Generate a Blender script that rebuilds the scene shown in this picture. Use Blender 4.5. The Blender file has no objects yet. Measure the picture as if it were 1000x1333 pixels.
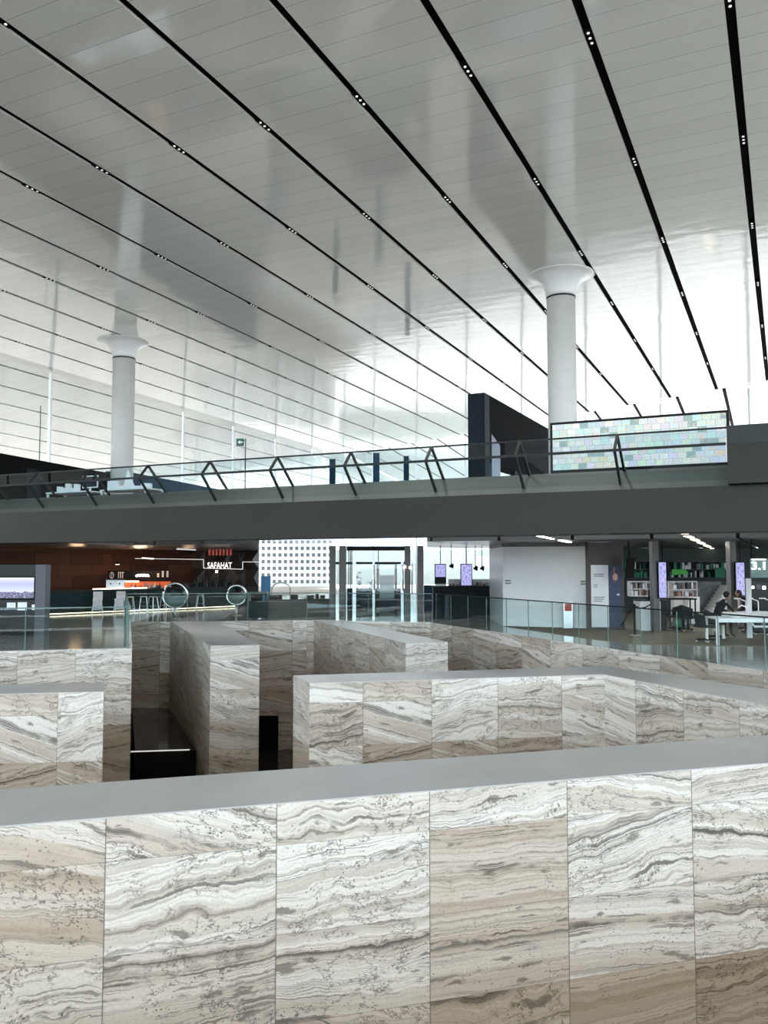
import bpy, bmesh, math, random
from math import sin, cos, atan, radians, pi, hypot, sqrt
from mathutils import Vector, Matrix
from mathutils.geometry import tessellate_polygon
random.seed(7)
SC = bpy.context.scene
COL = SC.collection
# ---------------------------------------------------------------- camera
F = 1090.0                     # focal length in pixels of the 1000x1333 frame
PITCH = atan(68.5 / F)
CZ = 2.2
cam_d = bpy.data.cameras.new('camera')
cam_d.sensor_fit = 'VERTICAL'; cam_d.sensor_height = 36.0; cam_d.lens = F / 1333.0 * 36.0
cam_d.clip_start = 0.05; cam_d.clip_end = 1500
cam = bpy.data.objects.new('camera', cam_d); COL.objects.link(cam)
cam.location = (0, 0, CZ); cam.rotation_euler = (pi / 2 + PITCH, 0, 0)
SC.camera = cam
# ---------------------------------------------------------------- world, exposure
SC.view_settings.view_transform = 'Standard'; SC.view_settings.look = 'None'
SC.view_settings.gamma = 1.0; SC.view_settings.use_curve_mapping = False
SC.view_settings.exposure = 0.2
W = bpy.data.worlds.new('overcast_sky'); SC.world = W; W.use_nodes = True
wn = W.node_tree.nodes; wl = W.node_tree.links
bg = wn['Background']; bg.inputs['Strength'].default_value = 9.0
wtc = wn.new('ShaderNodeTexCoord'); wsep = wn.new('ShaderNodeSeparateXYZ'); wr = wn.new('ShaderNodeValToRGB')
wl.new(wtc.outputs['Generated'], wsep.inputs[0]); wl.new(wsep.outputs['Z'], wr.inputs[0]); 
# thin bright overcast, raised behind the camera to light the near wall and ceiling
wm = wn.new('ShaderNodeMapRange'); wl.new(wsep.outputs['Y'], wm.inputs[0]); wm.inputs[1].default_value = -0.8; wm.inputs[2].default_value = 0.9
wm.inputs[3].default_value = 0.78; wm.inputs[4].default_value = 0.30
wx = wn.new('ShaderNodeMix'); wx.data_type = 'RGBA'; wx.blend_type = 'MULTIPLY'; wx.inputs[0].default_value = 1.0
wl.new(wr.outputs[0], wx.inputs[6]); wl.new(wm.outputs[0], wx.inputs[7]); wl.new(wx.outputs[2], bg.inputs['Color'])
wr.color_ramp.elements[0].position = 0.0; wr.color_ramp.elements[0].color = (0.72, 0.88, 1.0, 1)
wr.color_ramp.elements[1].position = 0.35; wr.color_ramp.elements[1].color = (1.0, 0.985, 0.955, 1)

# sun high over the far side: the roof shades the hall, the forecourt beyond the glass is in full sun
sun_d = bpy.data.lights.new('sun', 'SUN'); sun_d.energy = 5.5; sun_d.angle = radians(1.5); sun_d.color = (1.0, 0.97, 0.93)
sun = bpy.data.objects.new('sun', sun_d); COL.objects.link(sun)
sun_dir = Vector((sin(radians(15)) * cos(radians(52)), cos(radians(15)) * cos(radians(52)), sin(radians(52))))   # towards the sun
sun.rotation_euler = sun_dir.to_track_quat('Z', 'Y').to_euler()

def area_light(name, loc, rot, sx, sy, power, col=(1, 1, 1)):
    d = bpy.data.lights.new(name, 'AREA'); d.shape = 'RECTANGLE'; d.size = sx; d.size_y = sy
    d.energy = power; d.color = col
    o = bpy.data.objects.new(name, d); COL.objects.link(o); o.location = loc; o.rotation_euler = rot
    return o

# ---------------------------------------------------------------- geometry of the place
TH = radians(25.7)
SV = Vector((sin(TH), cos(TH), 0)); CV = Vector((-cos(TH), sin(TH), 0))
def sc(s, c, z=0.0):
    "hall axes: s runs along the ceiling slots, c across them"
    return SV * s + CV * c + Vector((0, 0, z))
def ray(x, y):
    u = (x - 500) / F; v = (666.5 - y) / F
    return Vector((u, cos(PITCH) - v * sin(PITCH), sin(PITCH) + v * cos(PITCH)))
def G(x, y, z=0.0):
    d = ray(x, y); return Vector((0, 0, CZ)) + d * ((z - CZ) / d.z)
def V(x, y, Y):
    d = ray(x, y); return Vector((0, 0, CZ)) + d * (Y / d.y)
def XW(x, Y): return V(x, 735, Y).x
def ZW(y, Y): return V(500, y, Y).z
ZMEZ = 3.75; ZSOF = 2.97
SL = 0.0248; H0 = 12.1345
def zA(s): return H0 - SL * s
C0 = 30.9
def sfold(c): return 43.6 + 0.44 * c
def zB(s, c): return zA(s) - 0.123 * (c - C0)
def zC(s, c): return zA(s) - 0.095 * (s - sfold(c))
def ship(c): return sfold(c) + (max(0.0, c - C0)) * 0.123 / 0.095
def zceil(s, c):
    z = zA(s)
    if c > C0: z = min(z, zB(s, c))
    if s > sfold(c): z = min(z, zC(s, c))
    return z
def sfac(c): return sfold(c) + 0.4      # outer glass stands under the fold, the ceiling runs on outside as eaves
def seave(c): return sfold(c) + 12.0
CFAC = 31.4; S0_ = -20.0

# ---------------------------------------------------------------- mesh builder
class MB:
    def __init__(self):
        self.bm = bmesh.new(); self.uv = self.bm.loops.layers.uv.new('UVMap')
    def face(self, pts, uvs=None, smooth=False):
        vs = [self.bm.verts.new(p) for p in pts]
        try: f = self.bm.faces.new(vs)
        except ValueError: return None
        f.smooth = smooth
        if uvs:
            for l, u in zip(f.loops, uvs): l[self.uv].uv = u
        return f
    def box(self, x0, x1, y0, y1, z0, z1, M=None):
        P = [Vector((x, y, z)) for z in (z0, z1) for y in (y0, y1) for x in (x0, x1)]
        if M: P = [M @ p for p in P]
        for q in ((0, 2, 3, 1), (4, 5, 7, 6), (0, 1, 5, 4), (2, 6, 7, 3), (0, 4, 6, 2), (1, 3, 7, 5)):
            f = self.face([P[i] for i in q], [(0, 0), (1, 0), (1, 1), (0, 1)])
        return self
    def bar(self, a, b, w, h=None, up=Vector((0, 0, 1))):
        a = Vector(a); b = Vector(b); h = h or w; d = (b - a); L = d.length
        if L < 1e-6: return self
        d.normalize(); 
        if abs(d.dot(up)) > 0.98: up = Vector((0, 1, 0))
        x = d.cross(up).normalized(); z = x.cross(d).normalized()
        R = Matrix((x, d, z)).transposed().to_4x4(); R.translation = a
        return self.box(-w / 2, w / 2, 0, L, -h / 2, h / 2, R)
    def tube(self, pts, r, n=10, closed=False):
        pts = [Vector(p) for p in pts]; N = len(pts); rings = []
        for i, p in enumerate(pts):
            if closed: t = pts[(i + 1) % N] - pts[i - 1]
            else: t = pts[min(i + 1, N - 1)] - pts[max(i - 1, 0)]
            t.normalize(); up = Vector((0, 0, 1)) if abs(t.z) < 0.95 else Vector((1, 0, 0))
            a = t.cross(up).normalized(); b = a.cross(t)
            rr = r[i] if isinstance(r, (list, tuple)) else r
            rings.append([self.bm.verts.new(p + (a * cos(2 * pi * k / n) + b * sin(2 * pi * k / n)) * rr) for k in range(n)])
        for i in range(N if closed else N - 1):
            A, B = rings[i], rings[(i + 1) % N]
            for k in range(n):
                f = self.bm.faces.new((A[k], A[(k + 1) % n], B[(k + 1) % n], B[k])); f.smooth = True
        if not closed:
            self.bm.faces.new(rings[0][::-1]); self.bm.faces.new(rings[-1])
        return self
    def lathe(self, prof, c=(0, 0, 0), n=24, M=None):
        c = Vector(c); rings = []
        for r, z in prof:
            ring = []
            for k in range(n):
                p = Vector((r * cos(2 * pi * k / n), r * sin(2 * pi * k / n), z))
                p = (M @ p) if M else p
                ring.append(self.bm.verts.new(p + c))
            rings.append(ring)
        for A, B in zip(rings, rings[1:]):
            for k in range(n):
                f = self.bm.faces.new((A[k], A[(k + 1) % n], B[(k + 1) % n], B[k])); f.smooth = True
        self.bm.faces.new(rings[0][::-1]); self.bm.faces.new(rings[-1])
        return self
    def sphere(self, c, rx, ry=None, rz=None, n=14):
        ry = ry or rx; rz = rz or rx
        M = Matrix.Diagonal((rx, ry, rz, 1))
        prof = [(max(1e-3, sin(pi * i / n)), -cos(pi * i / n)) for i in range(n + 1)]
        return self.lathe(prof, c, 2 * n, M)
    def prism(self, poly, z0, z1, M=None):
        n = len(poly)
        B = [Vector((p[0], p[1], z0)) for p in poly]; T = [Vector((p[0], p[1], z1)) for p in poly]
        if M: B = [M @ p for p in B]; T = [M @ p for p in T]
        self.face(B[::-1]); self.face(T)
        for i in range(n):
            j = (i + 1) % n; self.face([B[i], B[j], T[j], T[i]])
        return self
    def build(self, name, m, parent=None, world=False, smooth=None, bevel=0.0):
        me = bpy.data.meshes.new(name)
        if world and parent is not None:
            self.bm.transform(parent_world(parent).inverted())
        bmesh.ops.recalc_face_normals(self.bm, faces=self.bm.faces)
        self.bm.to_mesh(me); self.bm.free()
        me.materials.append(m)
        o = bpy.data.objects.new(name, me); COL.objects.link(o)
        if parent is not None: o.parent = parent
        if bevel:
            b = o.modifiers.new('bevel', 'BEVEL'); b.width = bevel; b.segments = 2; b.limit_method = 'ANGLE'
        return o
def parent_world(o):
    m = Matrix.LocRotScale(o.location, o.rotation_euler, o.scale)
    return (parent_world(o.parent) @ m) if o.parent else m
def tag(o, label, cat, group=None, kind=None):
    o['label'] = label; o['category'] = cat
    if group: o['group'] = group
    if kind: o['kind'] = kind
    return o
def thing(name, label, cat, loc=(0, 0, 0), rz=0.0, group=None):
    o = bpy.data.objects.new(name, None); COL.objects.link(o); o.empty_display_size = 0.2
    o.location = loc; o.rotation_euler = (0, 0, rz)
    return tag(o, label, cat, group)
def structure(o, label=None):
    o['kind'] = 'structure'
    if label: o['label'] = label
    return o
def copy_tree(o, parent=None):
    c = o.copy(); COL.objects.link(c)
    if parent is not None: c.parent = parent
    for ch in [x for x in KIDS.get(o.name, [])]: copy_tree(ch, c)
    return c
KIDS = {}
def index_kids():
    KIDS.clear()
    for o in bpy.data.objects:
        if o.parent: KIDS.setdefault(o.parent.name, []).append(o)
def dup(root, loc, rz, label, group=None):
    index_kids(); c = copy_tree(root); c.location = loc; c.rotation_euler = (0, 0, rz); c['label'] = label
    if group: c['group'] = group
    return c

# ---------------------------------------------------------------- materials
class NT:
    def __init__(self, name):
        self.m = bpy.data.materials.new(name); self.m.use_nodes = True
        self.t = self.m.node_tree; self.n = self.t.nodes; self.l = self.t.links
        self.b = self.n['Principled BSDF']
    def set(self, sock, v):
        s = self.b.inputs[sock]
        if hasattr(v, 'links') or hasattr(v, 'is_linked'): self.l.new(v, s)
        else: s.default_value = (*v, 1) if isinstance(v, tuple) and len(v) == 3 else v
    def put(self, s, v):
        if hasattr(v, 'is_linked'): self.l.new(v, s)
        elif isinstance(v, tuple) and len(v) == 3 and len(getattr(s, 'default_value', (0, 0, 0))) == 4: s.default_value = (*v, 1)
        else: s.default_value = v
    def math(self, op, a, b=0.0, c=0.0):
        n = self.n.new('ShaderNodeMath'); n.operation = op
        self.put(n.inputs[0], a); self.put(n.inputs[1], b); self.put(n.inputs[2], c); return n.outputs[0]
    def comb(self, x, y, z=0.0):
        n = self.n.new('ShaderNodeCombineXYZ'); self.put(n.inputs[0], x); self.put(n.inputs[1], y); self.put(n.inputs[2], z); return n.outputs[0]
    def sep(self, v):
        n = self.n.new('ShaderNodeSeparateXYZ'); self.l.new(v, n.inputs[0]); return n.outputs
    def uvs(self):
        n = self.n.new('ShaderNodeTexCoord'); return n.outputs['UV']
    def obj(self):
        n = self.n.new('ShaderNodeTexCoord'); return n.outputs['Object']
    def noise(self, vec, scale=1.0, detail=3.0, rough=0.5, dim='3D', w=None):
        n = self.n.new('ShaderNodeTexNoise'); n.noise_dimensions = dim
        if vec is not None: self.l.new(vec, n.inputs['Vector'])
        if w is not None: self.put(n.inputs['W'], w)
        n.inputs['Scale'].default_value = scale; n.inputs['Detail'].default_value = detail; n.inputs['Roughness'].default_value = rough
        return n.outputs['Fac']
    def white(self, vec):
        n = self.n.new('ShaderNodeTexWhiteNoise'); n.noise_dimensions = '3D'; self.l.new(vec, n.inputs['Vector'])
        return n.outputs['Value'], n.outputs['Color']
    def vor(self, vec, scale):
        n = self.n.new('ShaderNodeTexVoronoi'); self.l.new(vec, n.inputs['Vector']); n.inputs['Scale'].default_value = scale
        return n.outputs['Distance']
    def ramp(self, f, stops, interp='LINEAR'):
        n = self.n.new('ShaderNodeValToRGB'); self.put(n.inputs[0], f); e = n.color_ramp.elements; n.color_ramp.interpolation = interp
        while len(e) < len(stops): e.new(0.5)
        for i, (p, c) in enumerate(stops):
            e[i].position = p; e[i].color = (*c, 1) if isinstance(c, tuple) else (c, c, c, 1)
        return n.outputs[0]
    def mix(self, f, a, b, mode='MIX'):
        n = self.n.new('ShaderNodeMix'); n.data_type = 'RGBA'; n.blend_type = mode
        self.put(n.inputs[0], f); self.put(n.inputs[6], a); self.put(n.inputs[7], b); return n.outputs[2]
    def band(self, x, lo, hi):
        "smooth step lo..hi"
        n = self.n.new('ShaderNodeMapRange'); n.interpolation_type = 'SMOOTHSTEP'
        self.put(n.inputs[0], x); n.inputs[1].default_value = lo; n.inputs[2].default_value = hi; return n.outputs[0]
    def bump(self, h, strength=0.3, dist=0.01):
        n = self.n.new('ShaderNodeBump'); n.inputs['Strength'].default_value = strength; n.inputs['Distance'].default_value = dist
        self.l.new(h, n.inputs['Height']); self.l.new(n.outputs[0], self.b.inputs['Normal'])

def simple(name, col, rough=0.5, metal=0.0, var=0.06, scale=3.0, emit=None, es=0.0, ior=1.45, bump=0.0, spec=0.5):
    t = NT(name); f = t.noise(t.obj(), scale, 4, 0.6)
    a = tuple(max(0, c * (1 - var)) for c in col); b = tuple(min(1, c * (1 + var)) for c in col)
    t.set('Base Color', t.ramp(f, [(0.3, a), (0.7, b)])); t.set('Roughness', rough); t.set('Metallic', metal); t.set('IOR', ior); t.set('Specular IOR Level', spec)
    if emit: t.set('Emission Color', emit); t.set('Emission Strength', es)
    if bump: t.bump(t.noise(t.obj(), scale * 6, 4, 0.6), bump, 0.01)
    return t.m
def glassmat(name, tint=(0.90, 0.96, 0.95), refl=1.0, rough=0.0):
    m = bpy.data.materials.new(name); m.use_nodes = True; n = m.node_tree.nodes; l = m.node_tree.links
    n.remove(n['Principled BSDF']); out = n['Material Output']
    tr = n.new('ShaderNodeBsdfTransparent'); tr.inputs[0].default_value = (*tint, 1)
    gl = n.new('ShaderNodeBsdfGlossy'); gl.inputs['Roughness'].default_value = rough; gl.inputs['Color'].default_value = (1, 1, 1, 1)
    fr = n.new('ShaderNodeLayerWeight'); fr.inputs['Blend'].default_value = 0.5      # same from both sides of the pane
    pw = n.new('ShaderNodeMath'); pw.operation = 'POWER'; pw.inputs[1].default_value = 5.0; l.new(fr.outputs['Facing'], pw.inputs[0])
    mu = n.new('ShaderNodeMath'); mu.operation = 'MULTIPLY_ADD'; mu.inputs[1].default_value = 0.92 * refl; mu.inputs[2].default_value = 0.06 * refl; l.new(pw.outputs[0], mu.inputs[0])
    mx = n.new('ShaderNodeMixShader'); l.new(mu.outputs[0], mx.inputs[0]); l.new(tr.outputs[0], mx.inputs[1]); l.new(gl.outputs[0], mx.inputs[2])
    l.new(mx.outputs[0], out.inputs[0]); return m
def emis(name, col, st): return simple(name, col, 0.5, emit=col, es=st)

def travertine():
    t = NT('travertine_slabs'); u, v, _ = t.sep(t.uvs())
    U = u; Vv = v
    cu = t.math('FLOOR', U); cv = t.math('FLOOR', Vv)
    cell = t.comb(cu, cv, 3.0); r0, rc = t.white(cell)
    cr = t.n.new('ShaderNodeSeparateColor'); t.l.new(rc, cr.inputs[0]); ra, rb, rg = cr.outputs
    x = t.math('MULTIPLY_ADD', U, 1.45, t.math('MULTIPLY', ra, 37.0)); y = t.math('MULTIPLY_ADD', Vv, 0.8, t.math('MULTIPLY', rb, 23.0))
    # strata run nearly level, each slab with its own small tilt
    tilt = t.math('MULTIPLY', t.math('SUBTRACT', r0, 0.42), 0.55)
    y = t.math('ADD', y, t.math('MULTIPLY', x, tilt))
    p = t.comb(x, y, 0.0)
    w1 = t.noise(p, 0.9, 3, 0.55); w2 = t.noise(p, 4.5, 5, 0.65)
    amp = t.math('MULTIPLY_ADD', t.math('POWER', rg, 2.0), 0.55, 0.18)
    yw = t.math('ADD', y, t.math('MULTIPLY', t.math('SUBTRACT', w1, 0.5), amp))
    ysoft = yw
    yw = t.math('ADD', yw, t.math('MULTIPLY', t.math('SUBTRACT', w2, 0.5), 0.085))
    w3 = t.noise(p, 22.0, 3, 0.6); yw = t.math('ADD', yw, t.math('MULTIPLY', t.math('SUBTRACT', w3, 0.5), 0.014))
    st = t.noise(None, 6.0, 8, 0.66, '1D', yw)
    big = t.noise(None, 2.4, 1.5, 0.5, '1D', ysoft)
    white = (0.75, 0.735, 0.70); cream = (0.58, 0.53, 0.46); tan = (0.40, 0.335, 0.275); grey = (0.40, 0.39, 0.37); dark = (0.13, 0.115, 0.10)
    c1 = t.ramp(st, [(0.30, dark), (0.36, grey), (0.41, cream), (0.47, white), (0.54, (0.66, 0.64, 0.60)), (0.60, (0.50, 0.46, 0.41)), (0.66, white), (0.74, grey)])
    # broad calm beds of beige between the striped ones
    beds = t.band(big, 0.50, 0.56)
    calm = t.ramp(t.noise(t.comb(t.math('MULTIPLY', x, 0.8), t.math('MULTIPLY', yw, 6.0)), 1.5, 6, 0.6), [(0.3, (0.43, 0.37, 0.31)), (0.6, (0.56, 0.50, 0.43)), (0.75, (0.66, 0.63, 0.58))])
    col = t.mix(t.math('MULTIPLY', beds, t.math('MULTIPLY_ADD', ra, 0.6, 0.3)), c1, calm)
    # dark seams following the strata
    sm = t.noise(None, 2.3, 4, 0.6, '1D', t.math('ADD', yw, 11.3))
    seam = t.math('SUBTRACT', 1.0, t.band(t.math('ABSOLUTE', t.math('SUBTRACT', sm, 0.5)), 0.002, 0.016))
    mask = t.band(t.noise(t.comb(x, t.math('MULTIPLY', y, 3.0), 5.0), 1.3, 3, 0.6), 0.46, 0.62)
    col = t.mix(t.math('MULTIPLY', t.math('MULTIPLY', seam, mask), 0.85), col, (0.10, 0.09, 0.08))
    sm2 = t.noise(None, 6.5, 4, 0.6, '1D', t.math('ADD', yw, 3.7))
    seam2 = t.math('SUBTRACT', 1.0, t.band(t.math('ABSOLUTE', t.math('SUBTRACT', sm2, 0.5)), 0.004, 0.022))
    mask2 = t.band(t.noise(t.comb(x, t.math('MULTIPLY', y, 2.2), 15.0), 1.7, 4, 0.65), 0.45, 0.58)
    col = t.mix(t.math('MULTIPLY', t.math('MULTIPLY', seam2, mask2), 0.7), col, (0.13, 0.12, 0.105))
    # crazed network in some slabs
    cz = t.noise(t.comb(x, t.math('MULTIPLY', yw, 1.7), 2.0), 3.2, 4, 0.7)
    crz = t.math('SUBTRACT', 1.0, t.band(t.math('ABSOLUTE', t.math('SUBTRACT', cz, 0.5)), 0.004, 0.022))
    cm = t.math('MULTIPLY', t.band(t.noise(p, 1.3, 3, 0.6), 0.44, 0.54), t.band(rg, 0.3, 0.5))
    col = t.mix(t.math('MULTIPLY', t.math('MULTIPLY', crz, cm), 0.75), col, (0.14, 0.125, 0.11))
    # open pores
    pv = t.vor(t.comb(x, t.math('MULTIPLY', yw, 1.8)), 19.0)
    pore = t.math('MULTIPLY', t.math('SUBTRACT', 1.0, t.band(pv, 0.13, 0.2)), t.band(t.noise(p, 2.6, 3, 0.6), 0.49, 0.57))
    col = t.mix(t.math('MULTIPLY', pore, 0.9), col, (0.06, 0.05, 0.04))
    # dark lens shaped inclusions
    ln = t.noise(t.comb(t.math('MULTIPLY', x, 1.0), t.math('MULTIPLY', yw, 3.4), 9.0), 1.9, 5, 0.62)
    col = t.mix(t.math('MULTIPLY', t.band(ln, 0.61, 0.66), 0.78), col, (0.17, 0.155, 0.135))
    # slab tone
    tone = t.ramp(rb, [(0.0, (0.74, 0.68, 0.62)), (0.22, (0.86, 0.83, 0.80)), (0.45, (0.97, 0.97, 0.97)), (1.0, (1.0, 1.0, 1.0))])
    col = t.mix(0.9, col, tone, 'MULTIPLY')
    gr_ = t.noise(t.comb(x, yw), 38.0, 5, 0.75); col = t.mix(0.5, col, t.ramp(gr_, [(0.3, 0.66), (0.5, 0.98), (0.7, 1.12)]), 'MULTIPLY')
    # slabs of the lower courses are multiplied browner and darker
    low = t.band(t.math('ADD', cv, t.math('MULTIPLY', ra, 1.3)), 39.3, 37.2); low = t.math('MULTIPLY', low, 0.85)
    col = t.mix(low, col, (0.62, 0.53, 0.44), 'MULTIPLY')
    # joints
    fu = t.math('FRACT', U); fv = t.math('FRACT', Vv)
    du = t.math('MULTIPLY', t.math('MINIMUM', fu, t.math('SUBTRACT', 1.0, fu)), 1.45)
    dv = t.math('MULTIPLY', t.math('MINIMUM', fv, t.math('SUBTRACT', 1.0, fv)), 0.8)
    ju = t.math('SUBTRACT', 1.0, t.band(du, 0.002, 0.007)); jv = t.math('MULTIPLY', t.math('SUBTRACT', 1.0, t.band(dv, 0.0015, 0.005)), 0.6)
    j = t.math('MAXIMUM', ju, jv)
    col = t.mix(t.math('MULTIPLY', j, 0.8), col, (0.09, 0.08, 0.07))
    t.set('Base Color', col); t.set('Roughness', 0.38)
    t.bump(t.math('SUBTRACT', t.math('MULTIPLY', st, 0.1), t.math('ADD', j, pore)), 0.25, 0.004)
    return t.m

def ceiling_panels():
    t = NT('white_lacquered_ceiling_panels'); u, v, _ = t.sep(t.uvs())   # u along slots (m), v bay index + fraction
    bay = t.math('FLOOR', v); sh, _c = t.white(t.comb(bay, 1.0, 2.0))
    uu = t.math('ADD', t.math('DIVIDE', u, 0.6), sh)
    pid = t.math('FLOOR', uu); fr = t.math('FRACT', uu)
    pr, _c2 = t.white(t.comb(pid, bay, 4.0))
    base = t.ramp(pr, [(0, (0.86, 0.85, 0.80)), (1, (0.91, 0.90, 0.85))])
    hl = t.math('SUBTRACT', 1.0, t.band(fr, 0.022, 0.036)); dk = t.band(fr, 0.972, 0.985)
    base = t.mix(t.math('MULTIPLY', hl, 0.8), base, (1.0, 1.0, 0.98)); base = t.mix(t.math('MULTIPLY', dk, 0.6), base, (0.1, 0.1, 0.1))
    t.set('Base Color', base); t.set('Metallic', 0.13); t.set('IOR', 1.95)
    o = t.obj(); t.set('Roughness', t.math('MULTIPLY_ADD', t.noise(o, 0.7, 3, 0.5), 0.05, 0.06))
    # panels a little out of plane and softly dished
    wob = t.noise(t.comb(t.math('MULTIPLY', u, 1.0), t.math('MULTIPLY', v, 1.6), 0.0), 0.9, 3, 0.55)
    dish = t.math('MULTIPLY', t.math('MULTIPLY', fr, t.math('SUBTRACT', 1.0, fr)), 0.7)
    h = t.math('ADD', t.math('ADD', t.math('MULTIPLY', wob, 1.4), dish), t.math('MULTIPLY', pr, 0.12))
    t.bump(h, 0.35, 0.02)
    return t.m

M = {}
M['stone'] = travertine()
M['coping'] = simple('honed_grey_coping_stone', (0.43, 0.435, 0.44), 0.36, var=0.07, scale=1.2)
M['ceil'] = ceiling_panels()
M['black'] = simple('matt_black_metal', (0.008, 0.008, 0.009), 0.6, spec=0.2)
M['slot'] = simple('black_slot_lining', (0.004, 0.004, 0.0045), 0.9, spec=0.03)
M['bracket'] = simple('dark_bracket_steel', (0.014, 0.016, 0.015), 0.5, 0.0, spec=0.3)
M['bridge'] = simple('dark_bronze_grey_cladding', (0.020, 0.019, 0.014), 0.5, 0.1, var=0.12, scale=0.35, spec=0.3)
M['upstand'] = simple('grey_green_upstand', (0.085, 0.092, 0.080), 0.55, var=0.05, scale=0.5)
M['conc'] = simple('pale_column_concrete', (0.68, 0.675, 0.64), 0.55, var=0.05, scale=1.5, bump=0.1)
M['capw'] = simple('white_painted_capital', (0.78, 0.78, 0.77), 0.3, var=0.02)
M['glass'] = glassmat('clear_green_glass', (0.80, 0.90, 0.89))
M['bglass'] = glassmat('blue_tinted_glass', (0.74, 0.84, 0.87))
M['fglass'] = glassmat('facade_glass', (0.93, 0.96, 0.98), 0.7)
M['edge'] = simple('green_glass_edge', (0.10, 0.17, 0.15), 0.2)
M['rail'] = simple('dark_handrail', (0.012, 0.014, 0.014), 0.5, 0.0, spec=0.25)
M['steel'] = simple('brushed_steel', (0.55, 0.56, 0.56), 0.3, 0.9)
M['chrome'] = simple('polished_chrome', (0.8, 0.82, 0.82), 0.06, 1.0, var=0.01)
M['white'] = simple('white_paint', (0.80, 0.81, 0.81), 0.4, var=0.02)
M['paper'] = simple('white_print', (0.82, 0.83, 0.84), 0.6, var=0.02)
M['ink'] = simple('dark_print', (0.12, 0.12, 0.13), 0.6)
M['dgrey'] = simple('dark_grey_laminate', (0.022, 0.027, 0.029), 0.5, spec=0.3)
M['mgrey'] = simple('mid_grey_laminate', (0.085, 0.09, 0.105), 0.5)
M['navy'] = simple('dark_navy_panel', (0.008, 0.014, 0.020), 0.6, spec=0.15)
M['navyblue'] = simple('deep_blue_panel', (0.02, 0.055, 0.095), 0.6, spec=0.15)
M['charcoal'] = simple('charcoal_panel', (0.007, 0.007, 0.008), 0.8, spec=0.05)
M['seatdk'] = simple('dark_seat_fabric', (0.022, 0.03, 0.032), 0.8)
M['teal'] = simple('dark_teal_panel', (0.008, 0.026, 0.030), 0.5, spec=0.3)
M['red'] = simple('red_panel', (0.55, 0.05, 0.03), 0.4)
M['green'] = simple('bright_green_panel', (0.10, 0.62, 0.08), 0.5)
M['dgreen'] = simple('dark_green_panel', (0.01, 0.20, 0.10), 0.5)
M['leaf'] = simple('dark_leaves', (0.02, 0.06, 0.03), 0.5)
M['skin'] = simple('skin', (0.30, 0.17, 0.11), 0.5)
M['hair'] = simple('black_hair', (0.01, 0.009, 0.009), 0.6)
M['cloth'] = simple('black_cloth', (0.012, 0.012, 0.014), 0.8)
M['beigecl'] = simple('beige_cloth', (0.42, 0.36, 0.31), 0.85)
M['plinth'] = simple('black_polished_floor', (0.012, 0.011, 0.010), 0.08)
M['white_e'] = emis('lit_white_letters', (1.0, 0.95, 0.86), 5.0)
M['warm_e'] = emis('warm_light_strip', (1.0, 0.86, 0.62), 3.0)
M['red_e'] = emis('warm_red_glow', (0.9, 0.16, 0.05), 0.45)
M['glyph_e'] = emis('pinkish_lit_glyphs', (1.0, 0.62, 0.5), 0.8)
M['glyph_red'] = emis('dim_red_glyphs', (0.45, 0.08, 0.06), 0.35)
M['lamp_e'] = emis('spotlight_lens', (1.0, 0.98, 0.92), 0.5)
M['sign_e'] = emis('lit_sign_letters', (1.0, 0.95, 0.86), 1.6)
M['bowl'] = simple('smoky_green_bowl', (0.26, 0.34, 0.34), 0.15)
M['strip_e'] = emis('ceiling_light_strip', (1.0, 0.93, 0.82), 9.0)
M['led_e'] = emis('soft_led_line', (0.75, 0.72, 0.68), 0.7)

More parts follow.
